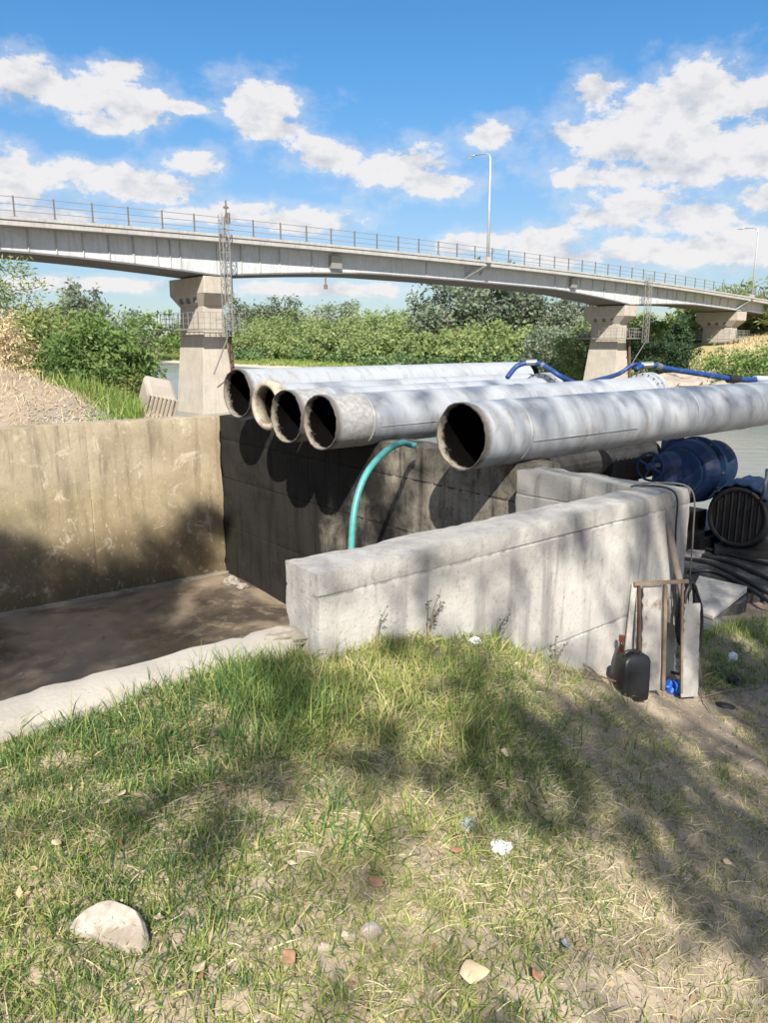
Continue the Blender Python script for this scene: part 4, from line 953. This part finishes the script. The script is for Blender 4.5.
def plant(name, kind, ext, leaf, size, ncl, per, spread, seed, stem=.5, trunk_r=.12, elong=2.2, shell=.45, droop=0.0, key=None):
    """a tree or shrub with tapered trunk, limbs and a leafy crown; alike ones share mesh data"""
    root = empty(name)
    if key in MESHES and key is not None:
        for nm, me in MESHES[key]: o = bpy.data.objects.new(nm, me); COL.objects.link(o); o.parent = root
        return root
    rng = np.random.default_rng(seed); P, t, c = clump_points(rng, ext, ncl, per, spread, shell, stem)
    V, Q = leaf_quads(P, size, rng, elong, .3, droop); o1 = np_mesh('crown', V, Q, leaf, np.repeat(t, 4), root)
    m = MB(); top = stem + ext[2] * 1.3; wob = rng.normal(size=3) * .05 * top
    tr = [Vector((0, 0, -.4)), Vector((wob[0] * .3, wob[1] * .3, stem * .6 + .1)), Vector((wob[0], wob[1], stem + ext[2] * .6)), Vector((wob[0] * .6, wob[2], top))]
    m.tube(tr, [trunk_r * 1.3, trunk_r, trunk_r * .65, trunk_r * .15], 8)
    for i in rng.choice(len(c), size=min(len(c), 22), replace=False):
        e = Vector(c[i]); f = .2 + .5 * min(1, max(0, (e.z - stem) / (2.2 * ext[2]))); s0 = tr[1].lerp(tr[2], min(1, f * 1.3)); md = s0.lerp(e, .5) + Vector((0, 0, .08 * ext[2]))
        m.tube([s0, md, e], [trunk_r * .45, trunk_r * .28, trunk_r * .06], 5)
    o2 = m.build('trunk', 'bark', root, smooth=True)
    if key is not None: MESHES[key] = [('crown', o1.data), ('trunk', o2.data)]
    return root
def put(o, x, Y, base_z=None, rz=0.0, sc=1.0, label=None, cat='tree', group=None, ybase=None):
    p = at_y(x, ybase if ybase else 360, Y); z = H(p.x, p.y) if base_z is None else base_z
    o.location = (p.x, p.y, z - .05); o.rotation_euler = (0, 0, rz); o.scale = (sc, sc, sc) if not isinstance(sc, tuple) else sc; return tag(o, label, cat, group)

# far bank: one thicket that reads as a mass
def far_thicket():
    rng = np.random.default_rng(5); Ps = []; Ts = []
    def row(n, vr, off, hr, wr, dens):
        for i in range(n):
            v = vr[0] + (vr[1] - vr[0]) * ((i + rng.uniform(0, 1)) / n); u = 69.6 + .107 * (v - 48) + rng.uniform(*off); c = UV(u, v); z = H(c.x, c.y)
            D = math.hypot(c.x, c.y); h = rng.uniform(*hr) * (1 + .55 * max(0, (D - 120)) / 100); w = rng.uniform(*wr)
            P, t, _ = clump_points(rng, (w * .5, w * .5, h * .5), int(30 * dens), 38, h * .08, .4, 0)
            base = rng.uniform(0, 1); Ps.append(P + np.array([c.x, c.y, z - .3])); Ts.append(np.clip(t * .55 + base * .45, 0, 1))
    row(46, (52, 235), (13, 20), (3.2, 5.2), (6, 9), 1.0); row(44, (50, 240), (20, 30), (5.0, 7.2), (7, 11), 1.2); row(40, (46, 250), (32, 52), (6, 8.4), (9, 13), 1.2)
    P = np.vstack(Ps); t = np.concatenate(Ts); s = .30 * np.ones(len(P)) + .0016 * np.linalg.norm(P[:, :2], axis=1)
    V, Q = leaf_quads(P, .36, rng, 1.8, .3); o = np_mesh('willow_thicket', V, Q, 'leaf_willow', np.repeat(t, 4)); tag(o, 'dense band of willow scrub along the far bank', 'thicket', kind='stuff')
    Ps = []; Ts = []
    for i in range(60):
        v = 52 + 185 * (i + rng.uniform(0, 1)) / 80; u = 69.6 + .107 * (v - 48) + rng.uniform(10, 16); c = UV(u, v); z = H(c.x, c.y); h = rng.uniform(1.2, 2.6) * (1 + .4 * max(0, v - 90) / 100)
        P, tt, _ = clump_points(rng, (2.2, 2.2, h * .5), 14, 26, .35, .3, 0); Ps.append(P + np.array([c.x, c.y, z - .2])); Ts.append(tt)
    P = np.vstack(Ps); V, Q = leaf_quads(P, .34, rng, 1.8, .3); tag(np_mesh('bank_scrub', V, Q, 'leaf_bank', np.repeat(np.concatenate(Ts), 4)), 'low dark green scrub fringing the far bank', 'scrub', kind='stuff')
far_thicket()

# taller single trees behind and beside the thicket
for i, (x, D, w, h_, lab) in enumerate(((448, 148, 15, 14.5, 'grey green tree farthest left of the tall clump behind the bridge'), (490, 152, 16, 15.5, 'tall grey green tree below the curved street lamp'), (530, 146, 15, 14.8, 'broad grey green tree in the middle of the tall clump'), (574, 138, 14, 13.5, 'grey green tree next to the middle bridge pier'))):
    o = plant('grey_tree', 'tree', (w / 2, w / 2, h_ * .44), 'leaf_grey', .42, 70, 60, .9, 40 + i % 2, h_ * .10, .35, 1.8, key='grey%d' % (i % 2)); put(o, x, D, None, i * 1.3, (1.12, 1.15, 1.08, .72)[i], lab, 'tree', 'tall trees behind the bridge')
for i, (x, D, w, h_, lab) in enumerate(((78, 120, 6, 15.5, 'slim grey green tree beyond the left bank shrubs'), (94, 118, 6, 14.5, 'second slim grey green tree, right of its twin at left'))):
    o = plant('slim_tree', 'tree', (w / 2, w / 2, h_ * .46), 'leaf_grey', .36, 46, 46, .55, 46 + i, h_ * .08, .25, 1.8); put(o, x, D, None, i * 2.0, 1.0, lab, 'tree', 'slim trees at left')
for i, (x, D, w, h_, lf, lab) in enumerate(((132, 215, 11, 15, 'leaf_grey', 'distant hazy tree left of the first pier'), (158, 205, 14, 15, 'leaf_green', 'rounded green tree just left of the first pier'), (242, 225, 11, 16.0, 'leaf_grey', 'grey green tree top above the thicket right of the first pier'), (268, 225, 8, 14.5, 'leaf_grey', 'small grey green tree top right of the ladder tower'), (284, 228, 11, 15.5, 'leaf_grey', 'low grey green tree top above the thicket left of centre'), (340, 220, 16, 16, 'leaf_grey', 'flat grey green tree top above the middle of the thicket'))):
    o = plant('distant_tree', 'tree', (w / 2, w / 2, h_ * .46), lf, .50, 40, 44, .9, 50 + i, h_ * .08, .3, 1.8); put(o, x, D, None, i, 1.0, lab, 'tree', 'distant trees over the thicket')
o = plant('round_bush', 'bush', (3.6, 3.6, 3.0), 'leaf_grey', .22, 60, 60, .45, 61, .2, .12, 2); put(o, 552, 98, None, 0, 1.0, 'pale rounded bush on the far bank left of the middle pier', 'bush')
o = plant('shore_bush', 'bush', (3.4, 3.0, 2.5), 'leaf_willow', .22, 56, 60, .42, 62, .1, .12, 2); put(o, 585, 90, None, 0, 1.0, 'grey olive bush against the middle pier', 'bush')
o = plant('dark_bush', 'bush', (4.6, 3.2, 2.9), 'leaf_bridge_shade', .20, 80, 80, .42, 63, .1, .15, 2); put(o, 664, 82, None, 0, .72, 'bush with bridge shade in its colour beside the middle pier', 'bush')
o = plant('conical_shrub', 'bush', (1.5, 1.5, 3.7), 'leaf_bridge_shade', .20, 46, 60, .32, 64, .1, .12, 2); put(o, 678, 83, None, 0, .78, 'pointed dark shrub rising above the dark bush', 'bush')
o = plant('leafy_bush', 'bush', (4.0, 3.2, 2.6), 'leaf_green', .22, 60, 60, .42, 65, .1, .12, 2); put(o, 652, 96, None, 0, .9, 'bright green bush behind the dark one under the bridge', 'bush')
o = plant('shore_bush', 'bush', (4.4, 3.4, 2.0), 'leaf_green', .16, 90, 90, .40, 66, .05, .12, 2); put(o, 762, 66, None, 0, 1.0, 'green bush at the right edge under the bridge', 'bush')
o = plant('shore_bush', 'bush', (5.0, 3.4, 2.2), 'leaf_olive', .20, 70, 70, .42, 67, .05, .12, 2); put(o, 760, 106, None, 0, .42, 'yellow green bush up the slope right of the last pier', 'bush')
o = plant('shore_bush', 'bush', (4.2, 3.4, 1.6), 'leaf_olive', .22, 50, 60, .42, 68, .05, .12, 2); put(o, 700, 118, None, 0, .5, 'yellow green bush on the ridge left of the last pier', 'bush')

# near left bank
o = plant('feathery_tree', 'tree', (1.05, 1.0, 2.0), 'leaf_willow', .085, 60, 46, .20, 71, .9, .06, 3.2); put(o, 20, 19, None, .3, .72, 'thin feathery sapling rising highest on the left bank', 'tree')
o = plant('bank_shrub', 'bush', (1.7, 1.5, 1.25), 'leaf_olive', .085, 90, 120, .22, 72, .1, .06, 2.6); put(o, 26, 17, None, .8, .74, 'yellow green willow shrub at the left edge', 'bush', 'shrubs on the left bank')
o = plant('bank_shrub', 'bush', (1.5, 1.3, 1.2), 'leaf_willow', .085, 80, 110, .22, 73, .1, .06, 2.6); put(o, 62, 17, None, .2, .76, 'olive willow shrub between sapling and dense bush', 'bush', 'shrubs on the left bank')
o = plant('bank_shrub', 'bush', (1.15, 1.1, 1.05), 'leaf_green', .075, 90, 130, .18, 74, .05, .05, 2.2); put(o, 99, 15.6, None, 1.1, .86, 'dense dark green bush leaning over the water at left', 'bush', 'shrubs on the left bank')
o = plant('bank_shrub', 'bush', (.9, .9, .8), 'leaf_green', .07, 60, 110, .17, 75, .05, .05, 2.2); put(o, 78, 14.6, None, 2.1, .72, 'small dark green bush low on the left bank', 'bush', 'shrubs on the left bank')
o = plant('bank_shrub', 'bush', (.8, .8, .7), 'leaf_olive', .065, 50, 100, .15, 76, .05, .05, 2.2); put(o, 122, 14.8, None, 2.6, .62, 'light green bush nearest the water on the left bank', 'bush', 'shrubs on the left bank')
o = plant('dry_thistle', 'bush', (.42, .42, .62), 'leaf_dry', .035, 60, 70, .10, 77, .05, .02, 3); put(o, 8, 13.6, None, 0, 1.0, 'dry beige thistle clump at the left edge', 'plant')

def blades(P, L, W, rng, bend=.6, seg=3, lean=None):
    """tapered, bent grass blades as quads"""
    n = len(P); az = rng.uniform(0, 2 * np.pi, n); el = rng.uniform(.35, 1.45, n) if lean is None else rng.uniform(lean[0], lean[1], n)
    d = np.stack([np.cos(az) * np.cos(el), np.sin(az) * np.cos(el), np.sin(el)], 1); side = np.stack([-np.sin(az), np.cos(az), np.zeros(n)], 1)
    rot = rng.uniform(-.9, .9, n)[:, None]; side = side * np.cos(rot) + np.cross(d, side) * np.sin(rot)
    L = L[:, None] * np.ones((n, 1)); W = W[:, None]; V = []; p = P.copy(); dr = d.copy(); bd = rng.uniform(.15, 1.0, n)[:, None] * bend
    for s in range(seg + 1):
        w = W * (1 - s / seg) ** .7 if s < seg else W * .05
        V.append(p - side * w); V.append(p + side * w)
        p = p + dr * L / seg; dr = dr + np.array([0, 0, -1.0]) * bd / seg * 1.6; dr /= np.linalg.norm(dr, axis=1)[:, None]
    V = np.stack(V, 1); k = 2 * (seg + 1); base = np.arange(n)[:, None] * k
    Q = np.concatenate([base + np.array([[2 * s, 2 * s + 1, 2 * s + 3, 2 * s + 2]]) for s in range(seg)], 0)
    return V.reshape(-1, 3), Q, k
def scatter(n, xr, yr, rng, dens):
    X = rng.uniform(*xr, n); Y = rng.uniform(*yr, n); keep = rng.uniform(0, 1, n) < dens(X, Y); X, Y = X[keep], Y[keep]
    return X, Y, hgt(X, Y)
def near_ok(X, Y): v = X * TX + Y * TY; u = X * DX + Y * DY; return ((v < np.where(u < 1.66, 2.57, 2.46)) | (u > 4.75)) & (u < 9)
def build_grass():
    rng = np.random.default_rng(21)
    def dens_green(X, Y):
        n = vnoise(X, Y, 2.2, 31) + .6 * vnoise(X, Y, 6, 32) + .3 * vnoise(X, Y, 15, 33)
        left = sstep(.95, .0, X + .25 * (2.4 - Y))
        d = left * (.82 + .15 * sstep(.0, -.5, X) + 1.5 * n) + .12
        d = d + .35 * sstep(.2, -.1, np.abs((X * TX + Y * TY) - 2.30)) * sstep(1.5, .9, X)                # along the wall foot
        d = d + .30 * sstep(.25, .05, np.abs(X - 1.0 - .10 * (Y - 1.6))) * (n > -.05)                      # strip down the right slope
        d = np.where((X > 2.0) & (Y > 4.6), .55 + n, d)
        d = d * np.where((X > .45) & (X < 2.0), .45, 1)
        return np.clip(d, 0, 1) * near_ok(X, Y)
    # tufts
    X, Y, Z = scatter(30000, (-2.1, 3.6), (1.0, 6.2), rng, lambda X, Y: dens_green(X, Y) * ((Y < 3.9) | (X > 1.9))); k = rng.integers(5, 11, len(X)); i = np.repeat(np.arange(len(X)), k)
    sp = rng.normal(size=(len(i), 2)) * .018; P = np.stack([X[i] + sp[:, 0], Y[i] + sp[:, 1], Z[i] - .006], 1)
    P = P[near_ok(P[:, 0], P[:, 1])] if True else P
    vg = vnoise(P[:, 0], P[:, 1], 1.3, 41) + .5
    long_ = np.clip(sstep(-.1, .5, vnoise(P[:, 0], P[:, 1], 1.1, 44) + .25 * sstep(2.0, 2.8, P[:, 1])), .15, 1)
    L = (rng.uniform(.025, .07, len(P)) + long_ * rng.uniform(0, .10, len(P))) * np.clip(.7 + .3 * sstep(1.5, 2.5, P[:, 1]), .7, 1); W = rng.uniform(.0014, .0034, len(P))
    V, Q, kk = blades(P, L, W, rng, 1.0); t = np.clip(vg * .72 + rng.normal(size=len(P)) * .28 + .25 * (rng.uniform(size=len(P)) < .18), 0, 1)
    tag(np_mesh('meadow_grass', V, Q, 'grass_green', np.repeat(t, kk)), 'green and yellowing grass on the mound in front of the basin', 'grass', kind='stuff')
    # longer blue green grass in clumps by the kerb and wall end
    def dens_l(X, Y): return np.clip(1.25 - 1.6 * np.hypot((X + .42) / .42, (Y - 2.55) / .42) + 1.2 * vnoise(X, Y, 4, 95), 0, 1) + .25 * np.clip(1.1 - 2.0 * np.hypot((X + .1) / .35, (Y - 1.95) / .3), 0, 1) + .10 * (vnoise(X, Y, 3, 96) > .25) * (X < .2) * (Y > 1.7)
    X, Y, Z = scatter(5200, (-1.6, .6), (1.3, 3.2), rng, lambda X, Y: dens_l(X, Y) * near_ok(X, Y)); i = np.repeat(np.arange(len(X)), 9); sp = rng.normal(size=(len(i), 2)) * .016
    P = np.stack([X[i] + sp[:, 0], Y[i] + sp[:, 1], Z[i] - .006], 1); P = P[near_ok(P[:, 0], P[:, 1])]
    V, Q, kk = blades(P, rng.uniform(.06, .19, len(P)), rng.uniform(.0016, .0034, len(P)), rng, 1.1, 3, (.6, 1.5)); t = np.clip(rng.normal(size=len(P)) * .16 + .18 + .3 * (rng.uniform(size=len(P)) < .12), 0, 1)
    tag(np_mesh('tall_grass', V, Q, 'grass_green', np.repeat(t, kk)), 'long green grass clumps near the kerb and wall end', 'grass', kind='stuff')
    # debris on the basin floor
    uu = rng.uniform(-3.5, 4.4, 900); vv = rng.uniform(3, 8.8, 900); X = uu * DX + vv * TX; Y = uu * DY + vv * TY; kp = rng.uniform(size=900) < np.clip(.25 + 1.6 * vnoise(X, Y, .9, 97), 0, 1); X, Y = X[kp], Y[kp]; s = rng.uniform(.006, .026, len(X))[:, None]
    oc = np.array([[1, 0, 0], [0, 1, 0], [-1, 0, 0], [0, -1, 0], [0, 0, 1]]); P = np.stack([X, Y, np.full(len(X), -1.405)], 1); V = P[:, None, :] + oc[None] * s[:, :, None] * rng.uniform(.5, 1.5, size=(len(X), 5, 1)); b = np.arange(len(X))[:, None] * 5
    tag(np_mesh('basin_silt', V.reshape(-1, 3), np.concatenate([b + np.array([[a, (a + 1) % 4, 4]]) for a in range(4)], 0), 'pebble'), 'lumps of silt and grit on the basin floor', 'silt', kind='stuff')
    # short turf
    def dens_t(X, Y): return np.clip(.52 + .16 * sstep(.0, -.5, X) + .9 * vnoise(X, Y, 2.4, 81) + .5 * vnoise(X, Y, 8, 82) - .62 * sstep(.35, 1.05, X + .2 * (2.4 - Y)) + .5 * ((X > 2) & (Y > 4.6)), .05, 1) * near_ok(X, Y)
    X, Y, Z = scatter(190000, (-1.9, 1.9), (1.05, 3.75), rng, dens_t); P = np.stack([X, Y, Z - .002], 1)
    V, Q, kk = blades(P, rng.uniform(.015, .065, len(P)), rng.uniform(.0011, .0025, len(P)), rng, 1.0, 2, (.2, 1.3))
    t = np.clip(.45 + .55 * vnoise(P[:, 0], P[:, 1], 1.9, 83) + rng.normal(size=len(P)) * .34, 0, 1)
    tag(np_mesh('short_turf', V, Q, 'grass_green', np.repeat(t, kk)), 'short fine turf between the grass tufts', 'grass', kind='stuff')
    # straw thatch lying flat
    def dens_s(X, Y): return np.clip(.60 + 1.1 * vnoise(X, Y, 2.6, 51) + .5 * vnoise(X, Y, 9, 52) - .30 * sstep(.6, 1.5, X), .08, 1) * near_ok(X, Y)
    X, Y, Z = scatter(185000, (-1.9, 2.3), (1.05, 5.0), rng, dens_s); P = np.stack([X, Y, Z + .001], 1)
    V, Q, kk = blades(P, rng.uniform(.02, .085, len(P)), rng.uniform(.0009, .0021, len(P)), rng, .5, 2, (-.05, .45))
    tag(np_mesh('straw_thatch', V, Q, 'grass_straw', np.repeat(rng.uniform(0, 1, len(P)), kk)), 'dry straw lying over the soil of the mound', 'straw', kind='stuff')
    # small leaf litter
    X, Y, Z = scatter(1100, (-1.7, 2.2), (1.1, 4.6), rng, lambda X, Y: np.clip(.5 + vnoise(X, Y, 2, 91), 0, 1) * near_ok(X, Y)); P = np.stack([X, Y, Z + .018], 1)
    V, Q = leaf_quads(P, .012, rng, 1.7, .8); tag(np_mesh('leaf_litter', V, Q, 'leaf_fallen', np.repeat(rng.uniform(0, 1, len(P)), 4)), 'small dry leaf scraps strewn over the slope', 'leaf litter', kind='stuff')
    # soil crumbs
    X, Y, Z = scatter(9000, (-1.6, 2.6), (1.0, 5.2), rng, lambda X, Y: np.clip(.25 + .6 * sstep(0, 1.2, X) + .8 * vnoise(X, Y, 3, 61), 0, 1) * near_ok(X, Y))
    s = rng.uniform(.002, .007, len(X))[:, None]; P = np.stack([X, Y, Z + .002], 1)
    oc = np.array([[1, 0, 0], [0, 1, 0], [-1, 0, 0], [0, -1, 0], [0, 0, 1]]) ; V = P[:, None, :] + oc[None] * s[:, :, None] * rng.uniform(.6, 1.3, size=(len(X), 5, 1))
    b = np.arange(len(X))[:, None] * 5; F_ = np.concatenate([b + np.array([[a, (a + 1) % 4, 4]]) for a in range(4)], 0)
    tag(np_mesh('soil_crumbs', V.reshape(-1, 3), F_, 'soil'), 'crumbs of dry soil scattered over the slope', 'soil', kind='stuff')
    # left bank: reeds, dry grass, gravel
    X, Y, Z = scatter(16000, (-5.4, -2.6), (9.6, 16), rng, lambda X, Y: np.clip(sstep(3.5, 4.4, X * DX + Y * DY) * (1.0 + vnoise(X, Y, 1.5, 71)), 0, 1) * ((X * TX + Y * TY) > 9.68 - .0444 * (X * DX + Y * DY)) * (X / Y < -.315))
    P = np.stack([X, Y, Z], 1); V, Q, kk = blades(P, rng.uniform(.12, .42, len(P)), rng.uniform(.004, .010, len(P)), rng, .7, 3, (.8, 1.5))
    tag(np_mesh('bank_reeds', V, Q, 'leaf_reed', np.repeat(rng.uniform(0, 1, len(P)), kk)), 'bright green reeds at the water edge behind the far wall', 'reeds', kind='stuff')
    X, Y, Z = scatter(60000, (-12, -2.6), (8.6, 22), rng, lambda X, Y: np.clip(.42 + 1.3 * vnoise(X, Y, .9, 73), .05, 1) * ((X * TX + Y * TY) > 9.68 - .0444 * (X * DX + Y * DY)) * sstep(5.4, 4.6, X * DX + Y * DY))
    P = np.stack([X, Y, Z], 1); V, Q, kk = blades(P, rng.uniform(.06, .26, len(P)), rng.uniform(.0025, .006, len(P)), rng, 1.0, 2, (.2, 1.4))
    tag(np_mesh('dry_bank_grass', V, Q, 'leaf_dry', np.repeat(rng.uniform(0, 1, len(P)), kk)), 'dry beige grass on the left bank', 'grass', kind='stuff')
    X, Y, Z = scatter(16000, (-7.0, -3.2), (8.8, 13.0), rng, lambda X, Y: np.clip(1.0 - .9 * np.hypot((X + 3.7) / 1.0, (Y - 10.3) / .9) + .8 * vnoise(X, Y, 2, 5), 0, 1) * ((X * TX + Y * TY) > 9.68 - .0444 * (X * DX + Y * DY)))
    s = rng.uniform(.006, .026, len(X))[:, None]; P = np.stack([X, Y, Z + .01], 1); V = P[:, None, :] + oc[None] * s[:, :, None] * rng.uniform(.6, 1.3, size=(len(X), 5, 1))
    b = np.arange(len(X))[:, None] * 5; F_ = np.concatenate([b + np.array([[a, (a + 1) % 4, 4]]) for a in range(4)], 0)
    tag(np_mesh('bank_gravel', V.reshape(-1, 3), F_, 'gravel_grey'), 'pale gravel patch on the left bank above the far wall', 'gravel', kind='stuff')
    # far meadow strip and dry slope grass below the last pier
    c0 = []; rngf = rng; vv = rngf.uniform(40, 240, 16000); uu = 69.6 + .107 * (vv - 48) + rngf.uniform(4, 16, 16000); X = uu * DX + vv * TX; Y = uu * DY + vv * TY; P = np.stack([X, Y, hgt(X, Y)], 1)
    V, Q, kk = blades(P, rng.uniform(.3, .8, len(P)), rng.uniform(.04, .10, len(P)), rng, .5, 2, (.7, 1.5)); tag(np_mesh('far_meadow', V, Q, 'leaf_reed', np.repeat(rng.uniform(.3, 1, len(P)), kk)), 'sunlit grass strip along the far shore', 'grass', kind='stuff')
    vv = rngf.uniform(8, 46, 12000); uu = 69.6 + .107 * (vv - 48) + rngf.uniform(8, 50, 12000); X = uu * DX + vv * TX; Y = uu * DY + vv * TY; P = np.stack([X, Y, hgt(X, Y)], 1)
    V, Q, kk = blades(P, rng.uniform(.3, .8, len(P)), rng.uniform(.03, .07, len(P)), rng, .5, 2, (.7, 1.5)); tag(np_mesh('slope_grass', V, Q, 'leaf_dry', np.repeat(rng.uniform(0, 1, len(P)), kk)), 'dry beige grass on the slope below the last pier', 'grass', kind='stuff')
build_grass()

def wall_weed(px, Y, h_, n, label, seed):
    p = at_y(px, 600, Y); z = H(p.x, p.y); r = empty('wall_weed', (p.x, p.y, z)); tag(r, label, 'weed', 'weeds at the wall foot'); rg = random.Random(seed)
    for i in range(n):
        a = rg.uniform(0, 6.28); l = h_ * rg.uniform(.6, 1.1); e = Vector((math.cos(a) * l * .45, math.sin(a) * l * .25, l)); m = MB(); m.tube([(0, 0, -.02), e * .5 + Vector((0, 0, .03)), e], [.003, .0022, .001], 5); st = m.build('stem', 'twig', r)
        q = MB()
        for k in range(9):
            t = rg.uniform(.3, 1); c = e * t; dv = Vector((rg.uniform(-1, 1), rg.uniform(-1, 1), rg.uniform(-.2, 1))).normalized() * .022; sd = dv.cross(Vector((rg.uniform(-1, 1), rg.uniform(-1, 1), .3))).normalized() * .0035
            q.add([c, c + dv * .5 + sd, c + dv, c + dv * .5 - sd], [(0, 1, 2, 3)])
        tag(q.build('leaf_spray', 'leaf_bank', st), kind='stuff')
wall_weed(428, 3.36, .22, 5, 'leafy weed at the wall foot left of the white wad', 1); wall_weed(497, 3.66, .16, 5, 'low weed at the wall foot right of the white wad', 2)
wall_weed(375, 3.15, .18, 4, 'weed at the wall foot nearest the wall end', 3); wall_weed(560, 3.95, .14, 4, 'sparse weed at the wall foot left of the jerrycan', 4)

# ------------------------------------------------------------------ trees behind the photographer that throw the dappled shade
SLOPE = math.tan(math.radians(SUN_EL))
def shade_tree(name, base, clumps, seed, label, leaf=.075):
    """clumps: (x, w, radius, leaves); w = height the sun ray through the clump has above the camera's foot"""
    rng = np.random.default_rng(seed); root = empty(name, (base[0], base[1], H(base[0], base[1]) - .05)); o = Vector(root.location); Ps = []; C = []
    for (x, w, r, n) in clumps:
        y = base[1] + rng.uniform(-1.6, 1.6); c = np.array([x, y, w - SLOPE * y]); C.append(c); a_ = rng.uniform(0, 3.14); q_ = rng.normal(size=(n, 3)) * r * np.array([1, 1.0, .8]); e_ = rng.uniform(1.0, 1.7) if n < 250 else 1.0
        q_[:, 0], q_[:, 2] = q_[:, 0] * math.cos(a_) * e_ - q_[:, 2] * math.sin(a_) / e_, q_[:, 0] * math.sin(a_) * e_ + q_[:, 2] * math.cos(a_) / e_
        Ps.append(c + q_)
    P = np.vstack(Ps) - np.array(o); V, Q = leaf_quads(P, leaf, rng, 2.4, .2); np_mesh('crown', V, Q, 'leaf_willow', np.repeat(rng.uniform(0, 1, len(P)), 4), root)
    m = MB(); top = max(c[2] for c in C); hh = top - o.z
    tr = [Vector((0, 0, -.3)), Vector((.1, -.1, hh * .35)), Vector((-.1, .1, hh * .62)), Vector((0, 0, hh * .74))]; m.tube(tr, [.30, .24, .15, .04], 12)
    for c in C:
        e = Vector(c) - o; s0 = tr[1].lerp(tr[2], min(1, max(0, (e.z / hh - .3) * 1.2))); md = s0.lerp(e, .55) + Vector((0, 0, .25)); m.tube([s0, md, e], [.05, .022, .008], 6)
    m.build('trunk', 'bark', root, smooth=True); tag(root, label, 'tree', 'trees behind the camera')
rs = random.Random(5); cl1 = []; cl2 = []
# left tree: shades the basin floor, the lower far wall and part of the grass
for x, w, r, n in ((-4.4, 5.2, .38, 1100), (-3.6, 5.2, .38, 1100), (-2.9, 5.4, .36, 1000), (-3.3, 5.9, .26, 600), (-4.2, 5.8, .28, 700), (-5.1, 5.6, .4, 900), (-2.8, 6.1, .24, 500), (-2.15, 4.6, .45, 1000), (-3.0, 4.4, .5, 1200), (-4.2, 4.4, .5, 1200), (-1.3, 3.9, .35, 600), (-.9, 4.6, .3, 300),
                   (-.5, 2.05, .15, 60), (-.30, 2.55, .17, 130), (-.02, 2.2, .15, 80), (-2.6, 3.6, .3, 300), (-4.6, 6.4, .17, 450), (-4.1, 6.35, .17, 450), (-3.6, 6.3, .17, 450), (-3.15, 6.45, .17, 420), (-2.8, 6.85, .16, 420), (-2.5, 7.3, .14, 350), (-2.3, 7.75, .11, 220)): cl1.append((x, w, r, int(n * (.62 if w < 3.2 else 1))))
# right tree: shades the slope, the front wall and the pipes
for x, w, r, n in ((.15, 2.2, .13, 70), (.40, 2.72, .15, 110), (.68, 2.5, .16, 170), (.98, 2.72, .16, 190), (1.02, 2.36, .15, 170), (1.32, 2.4, .17, 210), (1.36, 2.75, .17, 200), (1.68, 2.6, .2, 230), (.45, 2.3, .13, 120), (.66, 2.14, .11, 80), (1.2, 2.05, .16, 170), (1.15, 1.62, .14, 150), (1.3, 1.25, .16, 160), (1.55, 1.7, .2, 200), (.98, 1.95, .10, 40), (1.15, 3.3, .12, 36), (.2, 3.25, .13, 40), (.6, 3.5, .12, 36), (1.6, 3.5, .12, 40), (.1, 1.5, .13, 40), (2.1, 2.7, .3, 160), (1.05, 4.1, .13, 42), (1.55, 4.25, .13, 45), (2.0, 4.4, .15, 50), (.30, 1.2, .12, 36),
                   (1.0, 6.4, .22, 110), (1.7, 6.9, .22, 120), (2.35, 7.3, .24, 130), (3.0, 7.8, .26, 150), (3.7, 8.2, .3, 170), (.3, 6.3, .2, 90), (2.0, 8.0, .2, 90), (1.4, 7.8, .18, 70), (3.6, 7.2, .5, 600), (4.4, 7.4, .55, 700), (4.2, 6.6, .5, 600), (3.3, 6.5, .45, 500), (3.0, 5.6, .4, 350), (3.9, 5.6, .5, 400), (2.5, 5.4, .3, 160), (4.9, 8.6, .4, 300), (-.2, 7.5, .13, 45), (.35, 7.75, .13, 55), (.95, 8.15, .14, 60), (1.5, 8.75, .14, 60), (2.05, 9.3, .15, 65), (1.2, 9.3, .14, 50), (.3, 8.9, .14, 50), (-.5, 8.3, .13, 45), (2.6, 9.9, .15, 60)): cl2.append((x, w, r, int(n * (.62 if w < 3.2 else .9))))
shade_tree('shade_tree', (-3.2, -6.5), cl1, 81, 'broad willow behind the camera at left, shading basin and grass')
shade_tree('shade_tree', (2.6, -5.5), cl2, 82, 'broad willow behind the camera at right, shading slope and pipes')
